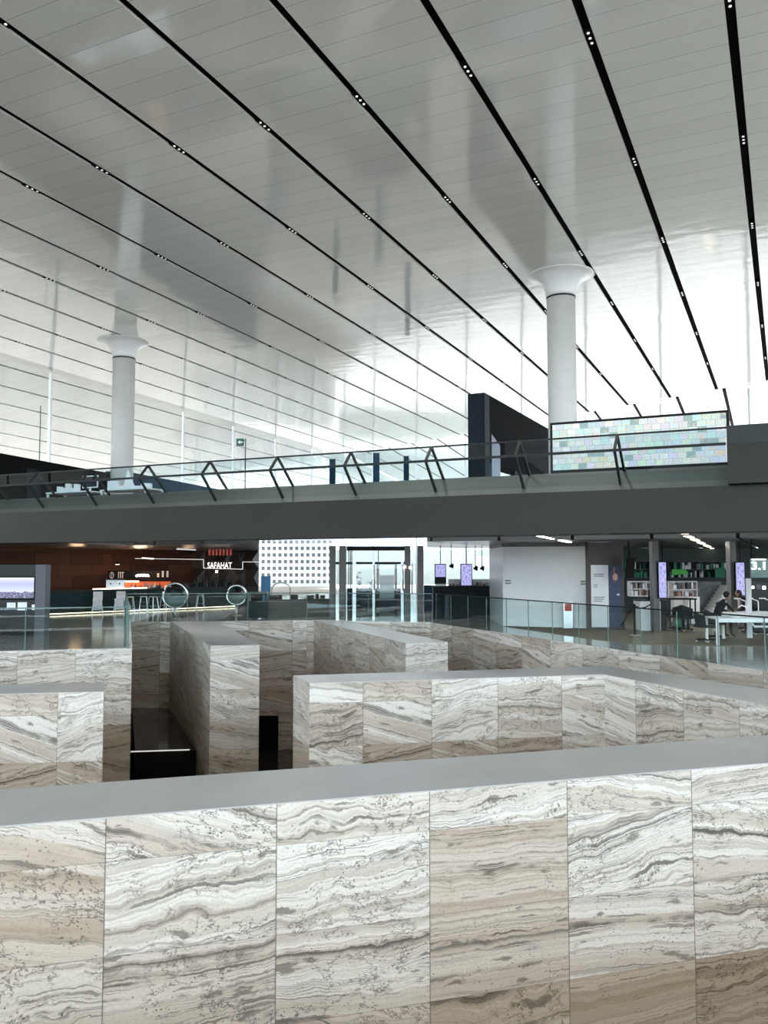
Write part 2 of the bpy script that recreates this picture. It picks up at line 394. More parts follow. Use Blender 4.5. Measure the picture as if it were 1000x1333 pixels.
def screen_mat(name, kind):
    t = NT(name); u, v, _ = t.sep(t.uvs())
    if kind == 'wall':      # grid of little book covers
        U = t.math('MULTIPLY', u, 20.0); Vv = t.math('MULTIPLY', v, 8.0)
        row = t.math('FLOOR', Vv); off, _c = t.white(t.comb(row, 5.0, 1.0)); U = t.math('ADD', U, t.math('MULTIPLY', off, 3.0))
        a, rc = t.white(t.comb(t.math('FLOOR', U), row, 0.0))
        big, bc = t.white(t.comb(t.math('FLOOR', t.math('DIVIDE', U, 3.0)), t.math('FLOOR', t.math('DIVIDE', Vv, 2.0)), 7.0))
        tint = t.ramp(big, [(0.0, (0.62, 0.90, 0.86)), (0.25, (0.80, 0.93, 0.92)), (0.45, (0.66, 0.85, 0.86)), (0.62, (0.93, 0.80, 0.62)), (0.70, (0.92, 0.93, 0.94)), (0.9, (0.70, 0.66, 0.78))], 'CONSTANT')
        col = t.mix(0.25, tint, rc); col = t.mix(t.math('MULTIPLY', t.math('LESS_THAN', a, 0.12), 0.7), col, (0.12, 0.20, 0.20)); col = t.mix(t.math('MULTIPLY', t.math('GREATER_THAN', a, 0.90), 0.8), col, (0.95, 0.97, 0.98))
        n = t.noise(t.comb(t.math('MULTIPLY', u, 60.0), t.math('MULTIPLY', v, 20.0)), 3.2, 5, 0.75)
        col = t.mix(t.math('MULTIPLY', t.band(n, 0.50, 0.58), 0.85), col, (0.22, 0.32, 0.32))
        n2 = t.noise(t.comb(t.math('MULTIPLY', u, 25.0), t.math('MULTIPLY', v, 8.0), 4.0), 2.0, 3, 0.6)
        col = t.mix(t.math('MULTIPLY', t.band(n2, 0.58, 0.63), 0.7), col, (0.90, 0.55, 0.18))
        fu = t.math('FRACT', U); fv = t.math('FRACT', Vv)
        j = t.math('MAXIMUM', t.math('LESS_THAN', fu, 0.06), t.math('LESS_THAN', fv, 0.07)); col = t.mix(j, col, (0.35, 0.45, 0.45)); st = 0.95
    elif kind == 'skyline':
        n = t.noise(t.comb(t.math('MULTIPLY', t.math('FLOOR', t.math('MULTIPLY', u, 40.0)), 0.35), 1.0), 1.0, 3, 0.7)
        h = t.math('MULTIPLY_ADD', n, 0.35, 0.12)
        sky = t.ramp(v, [(0.3, (0.66, 0.68, 0.95)), (0.7, (0.42, 0.46, 0.92)), (0.93, (0.62, 0.66, 0.95)), (1.0, (0.95, 0.97, 1.0))])
        city = t.mix(t.band(t.noise(t.comb(t.math('MULTIPLY', u, 40.0), t.math('MULTIPLY', v, 30.0)), 1.0, 3, 0.7), 0.55, 0.6), (0.06, 0.06, 0.16), (0.55, 0.55, 0.75))
        col = t.mix(t.math('LESS_THAN', v, h), sky, city); st = 1.0
    else:                   # tall information display
        n = t.noise(t.comb(t.math('MULTIPLY', u, 4.0), t.math('MULTIPLY', v, 7.0)), 1.3, 3, 0.6)
        col = t.ramp(n, [(0.35, (0.12, 0.12, 0.35)), (0.45, (0.36, 0.34, 0.85)), (0.6, (0.55, 0.55, 0.95))])
        col = t.mix(t.math('LESS_THAN', t.math('FRACT', t.math('MULTIPLY', v, 9.0)), 0.2), col, (0.45, 0.45, 0.8)); st = 0.8
    t.set('Base Color', (0.02, 0.02, 0.02)); t.set('Emission Color', col); t.set('Emission Strength', st); t.set('Roughness', 0.3)
    return t.m
M['wallscreen'] = screen_mat('display_of_many_covers', 'wall')
M['skyline'] = screen_mat('skyline_display', 'skyline')
M['info'] = screen_mat('information_display', 'info')

def floor_mat():
    t = NT('polished_grey_floor'); o = t.obj(); x, y, _ = t.sep(o)
    n = t.noise(o, 0.5, 4, 0.6)
    c = t.ramp(n, [(0.3, (0.36, 0.355, 0.34)), (0.7, (0.43, 0.425, 0.41))])
    fx = t.math('FRACT', t.math('DIVIDE', x, 1.2)); fy = t.math('FRACT', t.math('DIVIDE', y, 1.2))
    j = t.math('MAXIMUM', t.math('LESS_THAN', fx, 0.006), t.math('LESS_THAN', fy, 0.006))
    c = t.mix(t.math('MULTIPLY', j, 0.5), c, (0.05, 0.05, 0.05))
    t.set('Base Color', c); t.set('Roughness', 0.12); return t.m
M['floor'] = floor_mat()
M['ground'] = simple('pale_forecourt_paving', (0.48, 0.50, 0.52), 0.7, scale=0.1)
M['carpet'] = simple('brown_carpet', (0.16, 0.14, 0.105), 0.9, var=0.12, scale=6.0)
def wood_wall():
    t = NT('faceted_brown_wall_panels'); u, v, _ = t.sep(t.uvs())
    row = t.math('FLOOR', t.math('DIVIDE', v, 0.55)); s, _c = t.white(t.comb(row, 1.0, 1.0))
    U = t.math('ADD', t.math('DIVIDE', u, 2.1), s); cid = t.math('FLOOR', U); r, _c = t.white(t.comb(cid, row, 2.0))
    c = t.ramp(r, [(0, (0.085, 0.035, 0.020)), (0.6, (0.14, 0.058, 0.030)), (1, (0.19, 0.085, 0.045))])
    n = t.noise(t.comb(t.math('MULTIPLY', u, 1.0), t.math('MULTIPLY', v, 14.0)), 1.4, 5, 0.6)
    c = t.mix(t.math('MULTIPLY', n, 0.5), c, (0.03, 0.014, 0.010))
    j = t.math('MAXIMUM', t.math('LESS_THAN', t.math('FRACT', U), 0.012), t.math('LESS_THAN', t.math('FRACT', t.math('DIVIDE', v, 0.55)), 0.03))
    c = t.mix(j, c, (0.01, 0.006, 0.005)); t.set('Base Color', t.mix(1.0, c, (0.55, 0.5, 0.45), 'MULTIPLY')); t.set('Roughness', 0.6); t.set('Specular IOR Level', 0.15)
    t.bump(t.math('SUBTRACT', 1.0, j), 0.4, 0.01); return t.m
M['wood'] = wood_wall()
M['soffit'] = simple('grey_gloss_soffit', (0.13, 0.13, 0.135), 0.28, 0.2, var=0.03, scale=0.5)
M['lattice'] = None
def lattice():
    t = NT('white_fretwork_block'); u, v, _ = t.sep(t.uvs())
    d = t.vor(t.comb(t.math('MULTIPLY', u, 1.0), t.math('MULTIPLY', v, 1.0)), 1.0)
    fu = t.math('FRACT', t.math('MULTIPLY', u, 1.0)); fv = t.math('FRACT', t.math('MULTIPLY', v, 1.0))
    a = t.math('MULTIPLY', t.math('GREATER_THAN', fu, 0.45), t.math('GREATER_THAN', fv, 0.5))
    c = t.mix(a, (0.55, 0.57, 0.57), (0.08, 0.10, 0.12)); t.set('Base Color', c); t.set('Roughness', 0.7); return t.m
M['lattice'] = lattice()

# ================================================================ STRUCTURE
# ---------------- stone walls of the sunken court
def stone_wall(name, poly, z0, faces, zt=0.0, cop=0.0, ztop_off=0.37, label=None, coping=True):
    """poly: plan corners in order; faces: {edge index: (u offset m, slab width m)}"""
    m = MB(); n = len(poly)
    for i in range(n):
        a = Vector((*poly[i][:2], 0)); b = Vector((*poly[(i + 1) % n][:2], 0)); L = (b - a).length
        off, w = faces.get(i, (0.0, 1.4))
        base = 10.0 * i + hash_name(name)
        u0 = base - off / w; u1 = base + (L - off) / w; v0 = 40 + (z0 - zt + ztop_off) / 0.8; v1 = 40 + (ztop_off) / 0.8
        m.face([a + Vector((0, 0, z0)), b + Vector((0, 0, z0)), b + Vector((0, 0, zt)), a + Vector((0, 0, zt))], [(u0, v0), (u1, v0), (u1, v1), (u0, v1)])
    m.face([Vector((*p[:2], z0)) for p in poly][::-1])
    if coping: m.face([Vector((*p[:2], zt)) for p in poly])
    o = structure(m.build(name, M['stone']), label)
    if coping:
        k = MB().prism([p[:2] for p in poly], zt, zt + 0.012)
        k.build('coping', M['coping'], o)
    return o
def hash_name(s): return sum(ord(ch) * (i + 3) for i, ch in enumerate(s)) % 50
def lerp(a, b, t): return (a[0] + (b[0] - a[0]) * t, a[1] + (b[1] - a[1]) * t)
def xy(v): return (v.x, v.y)
PITZ = -5.0
# nearest wall, runs the whole width of the frame
A = Vector((-0.985, 7.85)); B = Vector((4.26, 9.43)); d1 = (B - A).normalized(); n1 = Vector((-d1.y, d1.x))
p0 = A - d1 * (1.49 * 6); p1 = A + d1 * (1.49 * 9)
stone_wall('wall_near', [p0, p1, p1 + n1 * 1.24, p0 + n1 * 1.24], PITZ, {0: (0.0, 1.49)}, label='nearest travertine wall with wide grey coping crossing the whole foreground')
# middle wall with a bend
m0 = G(403, 890); m1 = G(787, 878.5); m2 = m1 + (G(1000, 919) - m1).normalized() * 9.0
mb0 = G(382, 880); mb1 = G(787, 868); mb2 = mb1 + (G(1000, 898) - mb1).normalized() * 9.3
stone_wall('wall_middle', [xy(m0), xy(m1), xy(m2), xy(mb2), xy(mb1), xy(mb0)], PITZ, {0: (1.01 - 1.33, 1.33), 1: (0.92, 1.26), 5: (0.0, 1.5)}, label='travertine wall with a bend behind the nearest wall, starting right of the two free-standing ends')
# wall end at the left
l1 = G(135, 901); ld = (l1 - G(0, 904)).normalized(); l0 = l1 - ld * 14
lb1 = G(136, 889.2); lb0 = lb1 - ld * 14
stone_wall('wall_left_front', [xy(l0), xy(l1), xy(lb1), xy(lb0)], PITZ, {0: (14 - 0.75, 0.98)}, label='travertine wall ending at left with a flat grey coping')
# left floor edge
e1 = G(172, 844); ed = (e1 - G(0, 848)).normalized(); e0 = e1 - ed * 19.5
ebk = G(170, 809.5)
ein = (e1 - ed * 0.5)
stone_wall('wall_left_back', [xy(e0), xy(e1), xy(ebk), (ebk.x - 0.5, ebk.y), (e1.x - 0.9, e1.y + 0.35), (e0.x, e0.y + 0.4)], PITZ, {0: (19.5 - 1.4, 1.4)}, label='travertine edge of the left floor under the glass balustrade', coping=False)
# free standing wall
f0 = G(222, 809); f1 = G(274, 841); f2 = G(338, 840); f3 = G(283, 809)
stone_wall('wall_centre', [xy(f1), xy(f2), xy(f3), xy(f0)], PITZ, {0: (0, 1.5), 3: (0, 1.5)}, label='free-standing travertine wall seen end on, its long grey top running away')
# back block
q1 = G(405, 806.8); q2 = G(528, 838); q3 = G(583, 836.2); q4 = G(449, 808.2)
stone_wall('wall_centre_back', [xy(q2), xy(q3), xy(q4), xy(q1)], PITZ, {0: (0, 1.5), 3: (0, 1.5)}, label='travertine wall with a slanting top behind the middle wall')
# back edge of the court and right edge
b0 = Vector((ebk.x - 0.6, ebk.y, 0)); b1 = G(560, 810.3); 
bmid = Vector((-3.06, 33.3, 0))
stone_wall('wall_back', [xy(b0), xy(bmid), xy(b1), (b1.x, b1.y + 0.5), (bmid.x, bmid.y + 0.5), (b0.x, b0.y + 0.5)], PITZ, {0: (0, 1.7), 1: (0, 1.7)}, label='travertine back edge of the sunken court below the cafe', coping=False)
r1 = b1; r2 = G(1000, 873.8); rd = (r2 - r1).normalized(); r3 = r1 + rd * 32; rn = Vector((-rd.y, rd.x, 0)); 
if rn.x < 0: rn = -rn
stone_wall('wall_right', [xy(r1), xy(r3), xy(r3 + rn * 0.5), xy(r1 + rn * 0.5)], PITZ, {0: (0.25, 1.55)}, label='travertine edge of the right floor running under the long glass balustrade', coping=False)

# ---------------- floors
hole = [xy(e0), xy(e1), xy(ebk), xy(bmid), xy(b1), xy(r3), (r3.x, 0.6), (e0.x, 0.6)]
hole = [xy(e0), xy(e1), (ebk.x, ebk.y), xy(bmid), xy(b1), xy(r3)]
# polygon with the court cut out: court bounded in front by y = 0.6
outer = [xy(sc(S0_, -34)), xy(sc(sfac(-34), -34)), xy(sc(sfac(CFAC), CFAC)), xy(sc(S0_, CFAC))]
hole = [(e0.x, e0.y), (e1.x, e1.y), (ebk.x, ebk.y), (bmid.x, bmid.y), (b1.x, b1.y), (r3.x, r3.y), (r3.x, 0.8), (e0.x, 0.8)] if r3.y > 0.8 else \
       [(e0.x, e0.y), (e1.x, e1.y), (ebk.x, ebk.y), (bmid.x, bmid.y), (b1.x, b1.y), (r1.x + rd.x * (r1.y - 0.8) / -rd.y, 0.8), (e0.x, 0.8)]
fl = MB()
allp = [Vector((*p, 0)) for p in outer] + [Vector((*p, 0)) for p in hole]
tris = tessellate_polygon([[Vector((*p, 0)) for p in outer], [Vector((*p, 0)) for p in hole]])
for tri in tris:
    fl.face([allp[i] for i in tri])
structure(fl.build('floor', M['floor']))
pf = MB(); pf.face([Vector((-60, -5, PITZ)), Vector((45, -5, PITZ)), Vector((45, 45, PITZ)), Vector((-60, 45, PITZ))])
structure(pf.build('floor_court', M['plinth']))
gr = MB(); big = [(-400, -400), (400, -400), (400, 500), (-400, 500)]
gp = [Vector((*p, -0.03)) for p in big + outer]
for tri in tessellate_polygon([[Vector((*p, 0)) for p in big], [Vector((*p, 0)) for p in outer]]): gr.face([gp[i] for i in tri])
structure(gr.build('ground', M['ground']))
added_ground = MB(); added_ground.face([sc(-120, CFAC + 1.5, -.02), sc(sfac(CFAC) + 6, CFAC + 1.5, -.02), sc(sfac(CFAC) + 60, CFAC + 50, -.02), sc(sfac(CFAC) + 60, 200, -.02), sc(-120, 200, -.02)])
structure(added_ground.build('ground_left_added', simple('added_ground_grey', (0.20, 0.20, 0.19), .9, scale=.3)))  # unseen darker ground, added so the left ceiling reflects greyer
# near edge of the court below the camera
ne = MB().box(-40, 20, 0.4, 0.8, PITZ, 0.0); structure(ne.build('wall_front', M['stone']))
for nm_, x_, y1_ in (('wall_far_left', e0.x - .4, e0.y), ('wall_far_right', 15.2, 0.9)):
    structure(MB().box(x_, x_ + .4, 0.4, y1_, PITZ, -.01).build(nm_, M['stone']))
# black platform in the trench at left with its fine light line
pl = thing('display_platform', 'low black polished platform at the bottom of the narrow trench left of the free-standing wall', 'platform', (-6.6, 27, PITZ))
pm = MB().prism([xy(G(176, 977, -3.3)), xy(G(262, 977, -3.3)), xy(G(226, 919, -3.3)), xy(G(172, 919, -3.3))], PITZ, -3.3); pm.build('platform_top', M['plinth'], pl, world=True)
ll = MB(); a = G(170, 978.5, -3.28); b = G(247, 976, -3.28); ll.bar(a, b, 0.03); ll.build('light_line', M['led_e'], pl, world=True)
# doorway in the depth
dw = MB(); a = V(336, 932, 33.05); b = V(362, 970, 33.05)
dw.box(a.x - 1.2, b.x, 33.05, 33.12, PITZ, a.z); structure(dw.build('door_1', M['slot']))

# ---------------- ceiling: bays between black slots
ceilm = MB(); GAP = 0.085
P = 2.355; slots = [0.63 + P * k for k in range(-15, 13)]
bayid = 0; SLOT_SEGS = []
def quadp(m, s0a, s1a, ca, s0b, s1b, cb, zf, bay, th=0.12):
    # ca < cb ; underside, plus thin side faces
    pa0 = sc(s0a, ca, zf(s0a, ca)); pa1 = sc(s1a, ca, zf(s1a, ca)); pb0 = sc(s0b, cb, zf(s0b, cb)); pb1 = sc(s1b, cb, zf(s1b, cb))
    m.face([pa0, pb0, pb1, pa1], [(s0a, bay + .05), (s0b, bay + .95), (s1b, bay + .95), (s1a, bay + .05)])
    U = Vector((0, 0, th))
    m.face([pa0, pa1, pa1 + U, pa0 + U], [(0, 0)] * 4); m.face([pb0, pb1, pb1 + U, pb0 + U], [(0, 0)] * 4)
S0 = -20.0
edges = slots
zAf = lambda s, c: zA(s)
# plane A bays (c from -35 to C0)
cs = edges + [C0 + GAP]
for i in range(len(cs) - 1):
    ca = cs[i] + GAP; cb = cs[i + 1] - GAP
    quadp(ceilm, S0, sfold(ca), ca, S0, sfold(cb), cb, zAf, bayid)
    sh = -0.34
    quadp(ceilm, sfold(ca + sh), seave(ca + sh), ca + sh, sfold(cb + sh), seave(cb + sh), cb + sh, zC, bayid + 60)
    bayid += 1
for c in slots:
    SLOT_SEGS.append((c, S0, sfold(c), zAf)); SLOT_SEGS.append((c - 0.34, sfold(c - 0.34), seave(c), zC))
slotsB = [C0 + 1.32 + P * k for k in range(0, 7)]
cs = [C0 - GAP] + slotsB
for i in range(len(cs) - 1):
    ca = cs[i] + GAP; cb = cs[i + 1] - GAP
    quadp(ceilm, S0, ship(ca), ca, S0, ship(cb), cb, zB, bayid)
    quadp(ceilm, ship(ca), max(ship(ca) + .1, seave(ca)), ca, ship(cb), max(ship(cb) + .1, seave(cb)), cb, zC, bayid + 60)
    bayid += 1
for c in slotsB:
    SLOT_SEGS.append((c, S0, ship(c), zB)); SLOT_SEGS.append((c, ship(c), max(ship(c) + .1, seave(c)), zC))
structure(ceilm.build('ceiling', M['ceil']), 'vast glossy white ceiling of panels in long bays')
n_ = 1
for (c, s0, s1, zf) in SLOT_SEGS:
    m = MB(); w = GAP + 0.015
    for (ss0, ss1) in ((s0, s1),):
        a0 = [sc(ss0, c - w, zf(ss0, c - w) + 0.05), sc(ss0, c + w, zf(ss0, c + w) + 0.05), sc(ss1, c + w, zf(ss1, c + w) + 0.05), sc(ss1, c - w, zf(ss1, c - w) + 0.05)]
        a1 = [p + Vector((0, 0, 0.2)) for p in a0]
        m.face(a0); m.face(a1)
        for k in range(4): m.face([a0[k], a0[(k + 1) % 4], a1[(k + 1) % 4], a1[k]])
    o = structure(m.build('trim_%d' % n_, M['slot']), 'long black recessed slot in the ceiling'); n_ += 1
# roof above keeps the daylight out
rf = MB()
for (p, q) in (((-35, S0), (75, 100)),):
    rf.face([sc(S0, -36, 13.2), sc(seave(-36), -36, 13.2), sc(seave(46.5), 46.5, 13.2), sc(S0, 46.5, 13.2)])
structure(rf.build('roof', M['slot']))

# ---------------- facade, corrugated glass with slim posts
def facade(name, P0, P1, ztop, zb=0.0, step=1.2, label='tall glazed outer wall of the hall'):
    "P0, P1 = (s, c) ends"
    m = MB(); L = hypot(P1[0] - P0[0], P1[1] - P0[1]); N = int(L / step); ds = (P1[0] - P0[0]) / N; dc = (P1[1] - P0[1]) / N
    nx, ny = -dc / step, ds / step; pts = []
    for i in range(N + 1):
        o_ = 0.2 if i % 2 else 0.0; pts.append((P0[0] + ds * i + nx * o_, P0[1] + dc * i + ny * o_))
    for (a, b) in zip(pts, pts[1:]):
        m.face([sc(*a, zb), sc(*b, zb), sc(*b, ztop(*b) - .02), sc(*a, ztop(*a) - .02)])
    o = structure(m.build(name, M['fglass']), label)
    k = MB()
    for a in pts[::4]:
        p = sc(*a, 0); k.box(p.x - .05, p.x + .05, p.y - .12, p.y + .12, zb, ztop(*a) - .1)
    k.build('window_frame', M['steel'], o)
    return o
facade('window_1', (sfac(-34), -34), (sfac(CFAC), CFAC), zceil, label='tall glazed outer wall under the far fold of the ceiling')
facade('window_2', (S0, CFAC), (sfac(CFAC), CFAC), zceil, zb=ZMEZ, label='tall glazed outer wall at left above the cafe')
facade('window_3', (S0, -34.2), (sfac(-34), -34.2), lambda s_, c: zA(s_), step=2.4, label='glazed outer wall far to the right')
facade('window_4', (S0, -34), (S0, CFAC), zceil, step=2.4, label='glazed outer wall behind the viewpoint')

# ---------------- mezzanine
S_MZ = 25.8
mz = MB()
XM1, XM2 = 337, 556
left_mz = [sc(20.9, CFAC - .1), sc(20.9, 23.5), sc(S_MZ, 23.5), Vector((XW(XM1, 23), 23, 0)), Vector((XW(XM1, 47), 47, 0)), sc(47 * ray(XM1, 735).dot(SV) + 1.5, CFAC - .1)]
t_ = S_MZ / ray(XM1, 735).dot(SV); left_mz[3] = Vector((ray(XM1, 735).x * t_, ray(XM1, 735).y * t_, 0))
t_ = S_MZ / ray(XM2, 735).dot(SV); ra = Vector((ray(XM2, 735).x * t_, ray(XM2, 735).y * t_, 0))
right_mz = [sc(S_MZ, -26), ra, Vector((XW(XM2, 38), 38, 0)), Vector((XW(600, 39.7), 39.7, 0)), Vector((24, 39.7, 0)), Vector((36, 20, 0))]
mz = MB()
for pg in (left_mz, right_mz): mz.prism([xy(p) for p in pg], ZSOF + 0.25, ZMEZ)
structure(mz.build('floor_upper', simple('pale_terrace_floor', (0.55, 0.55, 0.53), 0.3)), 'upper terrace floor')
# soffit boards run across, clipped to the terrace outline by s
def clip(poly, axis, lo, hi):
    def cut(P, f):
        out = []
        for i in range(len(P)):
            a, b = P[i], P[(i + 1) % len(P)]; fa, fb = f(a), f(b)
            if fa >= 0: out.append(a)
            if fa * fb < 0: out.append(a + (b - a) * (fa / (fa - fb)))
        return out
    P = cut(poly, lambda p: p.dot(axis) - lo)
    return cut(P, lambda p: hi - p.dot(axis)) if P else P
so = MB(); c_ = -27.0
while c_ < 60:
    for pg in (left_mz, right_mz):
        q = clip(pg, CV, c_ + .05, c_ + 2.3)
        if len(q) > 2: so.prism([xy(p) for p in q], ZSOF, ZSOF + .25)
    c_ += 2.355
structure(so.build('ceiling_lower', M['soffit']), 'dark glossy soffit under the upper terrace')

# ================================================================ FOOTBRIDGE
SB = 17.1
br = thing('footbridge', 'dark grey footbridge crossing the whole hall above the stone walls', 'bridge', sc(SB, 8, 2.84))
CL, CR = 34.0, -8.0
def along(m, prof, c0, c1):
    "profile of (s, z) swept along c"
    A = [sc(s, c0, z) for s, z in prof]; B_ = [sc(s, c1, z) for s, z in prof]; n = len(prof)
    m.face(A[::-1]); m.face(B_)
    for i in range(n):
        j = (i + 1) % n; m.face([A[i], A[j], B_[j], B_[i]])
    return m
SF = SB + 0.35
along(MB(), [(SF, 2.84), (SF, 3.73), (SF + 0.06, 3.73), (SF + 3.4, 3.66), (SF + 3.4, 2.95), (SF + 1, 2.84)], CL, CR).build('deck', M['bridge'], br, world=True)
along(MB(), [(SF + 0.07, 3.735), (SF + 0.75, 4.21), (SF + 0.80, 4.21), (SF + 0.80, 3.72)], CL, 0.99).build('upstand', M['upstand'], br, world=True)
along(MB(), [(SF - 0.30, 3.74), (SF - .30, 4.84), (SF + 0.95, 4.84), (SF + .95, 3.74)], 0.98, CR).build('solid_parapet', M['bridge'], br, world=True)
along(MB(), [(SF - 0.312, 4.50), (SF - .312, 4.85), (SF + 0.95, 4.85), (SF + .95, 4.842), (SF - .30, 4.842), (SF - .3, 4.5)], 0.97, CR).build('parapet_cap', M['dgrey'], br, world=True)
bal = thing('bridge_balustrade', 'glass balustrade with diamond shaped steel brackets along the footbridge', 'balustrade', sc(SB, 8, 3.73))
TOP = (SB + 0.34, 4.86); LEFT = (SB + 0.0, 4.50); BOT = (SB + 0.70, 3.745); RIGHT = (SB + 1.10, 4.17)
MB().bar(sc(TOP[0], 1.0, TOP[1]), sc(TOP[0], CL, TOP[1]), 0.035).build('top_rail', M['rail'], bal, world=True)
MB().bar(sc(LEFT[0], 1.0, LEFT[1]), sc(LEFT[0], CL, LEFT[1]), 0.05).build('middle_rail', M['rail'], bal, world=True)
bc = [3.08 + 2.06 * k for k in range(0, 12)]
for c in bc:
    m = MB()
    pts = [sc(*((q[0]), c, q[1])) for q in (TOP, LEFT, BOT, RIGHT)]
    for i in range(4): m.bar(pts[i], pts[(i + 1) % 4], 0.05, 0.05)
    m.build('bracket', M['bracket'], bal, world=True)
cc = [1.0] + bc
for a, b in zip(cc, cc[1:]):
    m = MB(); g = 0.01
    def q4(p, q): m.face([sc(p[0], a + g, p[1]), sc(p[0], b - g, p[1]), sc(q[0], b - g, q[1]), sc(q[0], a + g, q[1])])
    q4((LEFT[0] + .02, LEFT[1] + .02), (TOP[0] - .02, TOP[1] - .02)); q4((LEFT[0] + .02, LEFT[1] - .02), (BOT[0], BOT[1] + .03))
    m.build('glass_panel', M['bglass'], bal, world=True)

# ================================================================ COLUMNS
def column(px, ytop, Y, label, r=0.455):
    t_ = V(px, ytop, Y); s = t_.dot(SV); c = t_.dot(CV); zt = zceil(s, c)
    o = thing('column', label, 'column', (t_.x, t_.y, ZMEZ), 0, 'round white columns carrying the ceiling')
    h = zt - ZMEZ
    MB().lathe([(r, 0), (r, h - 0.70)], n=48).build('shaft', M['conc'], o)
    MB().lathe([(r + 0.012, h - 0.74), (r + 0.012, h - 0.69)], n=48).build('neck_collar', M['bracket'], o)  # dark collar ring at the neck of the column
    pr = [(r + .02, h - 0.69)]
    for i in range(1, 13):
        a = i / 12; pr.append((r + .02 + 0.62 * (1 - cos(a * pi / 2)) ** 1.0, h - 0.69 + 0.69 * sin(a * pi / 2) ** 1.0))
    pr[-1] = (pr[-1][0], h + 0.02)
    MB().lathe(pr, n=48).build('capital', M['capw'], o)
column(730, 361, 26.5, 'round white column with flared capital rising behind the large video wall')
column(162, 447, 34.5, 'round white column with flared capital at left above the diamond brackets')

# ================================================================ SPOTLIGHT CLUSTERS
sp = thing('spotlight_cluster', 'small triple spotlight cluster set in a black ceiling slot', 'spotlight', (0, 0, 0), -TH, 'triple spotlights in the black ceiling slots')
MB().box(-0.065, 0.065, -0.28, 0.28, -0.02, 0.03).build('housing', M['slot'], sp)
for k in (-1, 0, 1):
    l = MB().lathe([(0.024, -0.035), (0.028, -0.015)], (0, k * 0.16, 0), n=12).build('lamp', M['lamp_e'], sp)
ORD = [''] + 'first second third fourth fifth sixth seventh eighth ninth tenth eleventh twelfth thirteenth fourteenth fifteenth sixteenth'.split(); cnt = {}
index_kids(); first = True
for c in slots:
    for k in range(-2, 6):
        s = 14.86 + 4.93 * k
        if s > sfold(c) - 1: continue
        p = sc(s, c, zA(s) + 0.03)
        # only what the frame can see
        zc_ = p.y * cos(PITCH) + (p.z - CZ) * sin(PITCH)
        if zc_ < 1: continue
        fx = 500 + F * p.x / zc_; fy = 666.5 - F * (-p.y * sin(PITCH) + (p.z - CZ) * cos(PITCH)) / zc_
        if not (-40 < fx < 1040 and -40 < fy < 640): continue
        ci = slots.index(c); cnt[ci] = cnt.get(ci, 0) + 1
        tx = 'spotlight cluster, %s from the near end, in the %s slot from the right border' % (ORD[cnt[ci]], ORD[max(1, ci - 14)])
        if first: sp.location = p; first = False; sp['label'] = tx
        else:
            q = copy_tree(sp); q.location = p; q['label'] = tx
# the lamps of some clusters over the court shine down
for (c, s_) in ((5.34, 19.8), (10.05, 19.8), (14.76, 19.8), (19.47, 24.7), (12.4, 24.7), (7.7, 14.86), (14.76, 29.6)):
    d = bpy.data.lights.new('cluster_lamp', 'SPOT'); d.energy = 550; d.spot_size = radians(100); d.spot_blend = .6; d.shadow_soft_size = .12; d.color = (1, .97, .92)
    o = bpy.data.objects.new('cluster_lamp', d); COL.objects.link(o); o.location = sc(s_, c, zA(s_) - .06)
# ================================================================ VIDEO WALL
YV = 18.6
def frame_pt(x, y): # point on the plane s = const through the screen
    d = ray(x, y); s0 = SB + 1.55; t = (s0) / (d.dot(SV)); return Vector((0, 0, CZ)) + d * t
vp = [frame_pt(717, 616), frame_pt(946, 605), frame_pt(949, 534), frame_pt(717, 550)]
cl, cr_ = vp[0].dot(CV), vp[2].dot(CV); zb = vp[0].z; zt_ = 0.5 * (vp[2].z + vp[3].z)
sv = SB + 1.55
vw = thing('video_wall', 'long bright video wall showing a grid of coloured covers behind the footbridge balustrade', 'screen', sc(sv, (cl + cr_) / 2, ZMEZ))
along(MB(), [(sv, zb), (sv, zt_), (sv + .2, zt_), (sv + .2, zb)], cl, cr_).build('frame', M['black'], vw, world=True)
m = MB(); e = 0.055
m.face([sc(sv - .006, cl - e, zb + e), sc(sv - .006, cr_ + e, zb + e), sc(sv - .006, cr_ + e, zt_ - e), sc(sv - .006, cl - e, zt_ - e)], [(0, 0), (1, 0), (1, 1), (0, 1)])
m.build('display', M['wallscreen'], vw, world=True)
for c in (cl - .6, cr_ + .6):
    MB().bar(sc(sv + .1, c, ZMEZ - .03), sc(sv + .1, c, zb + .1), 0.1).build('leg', M['black'], vw, world=True)

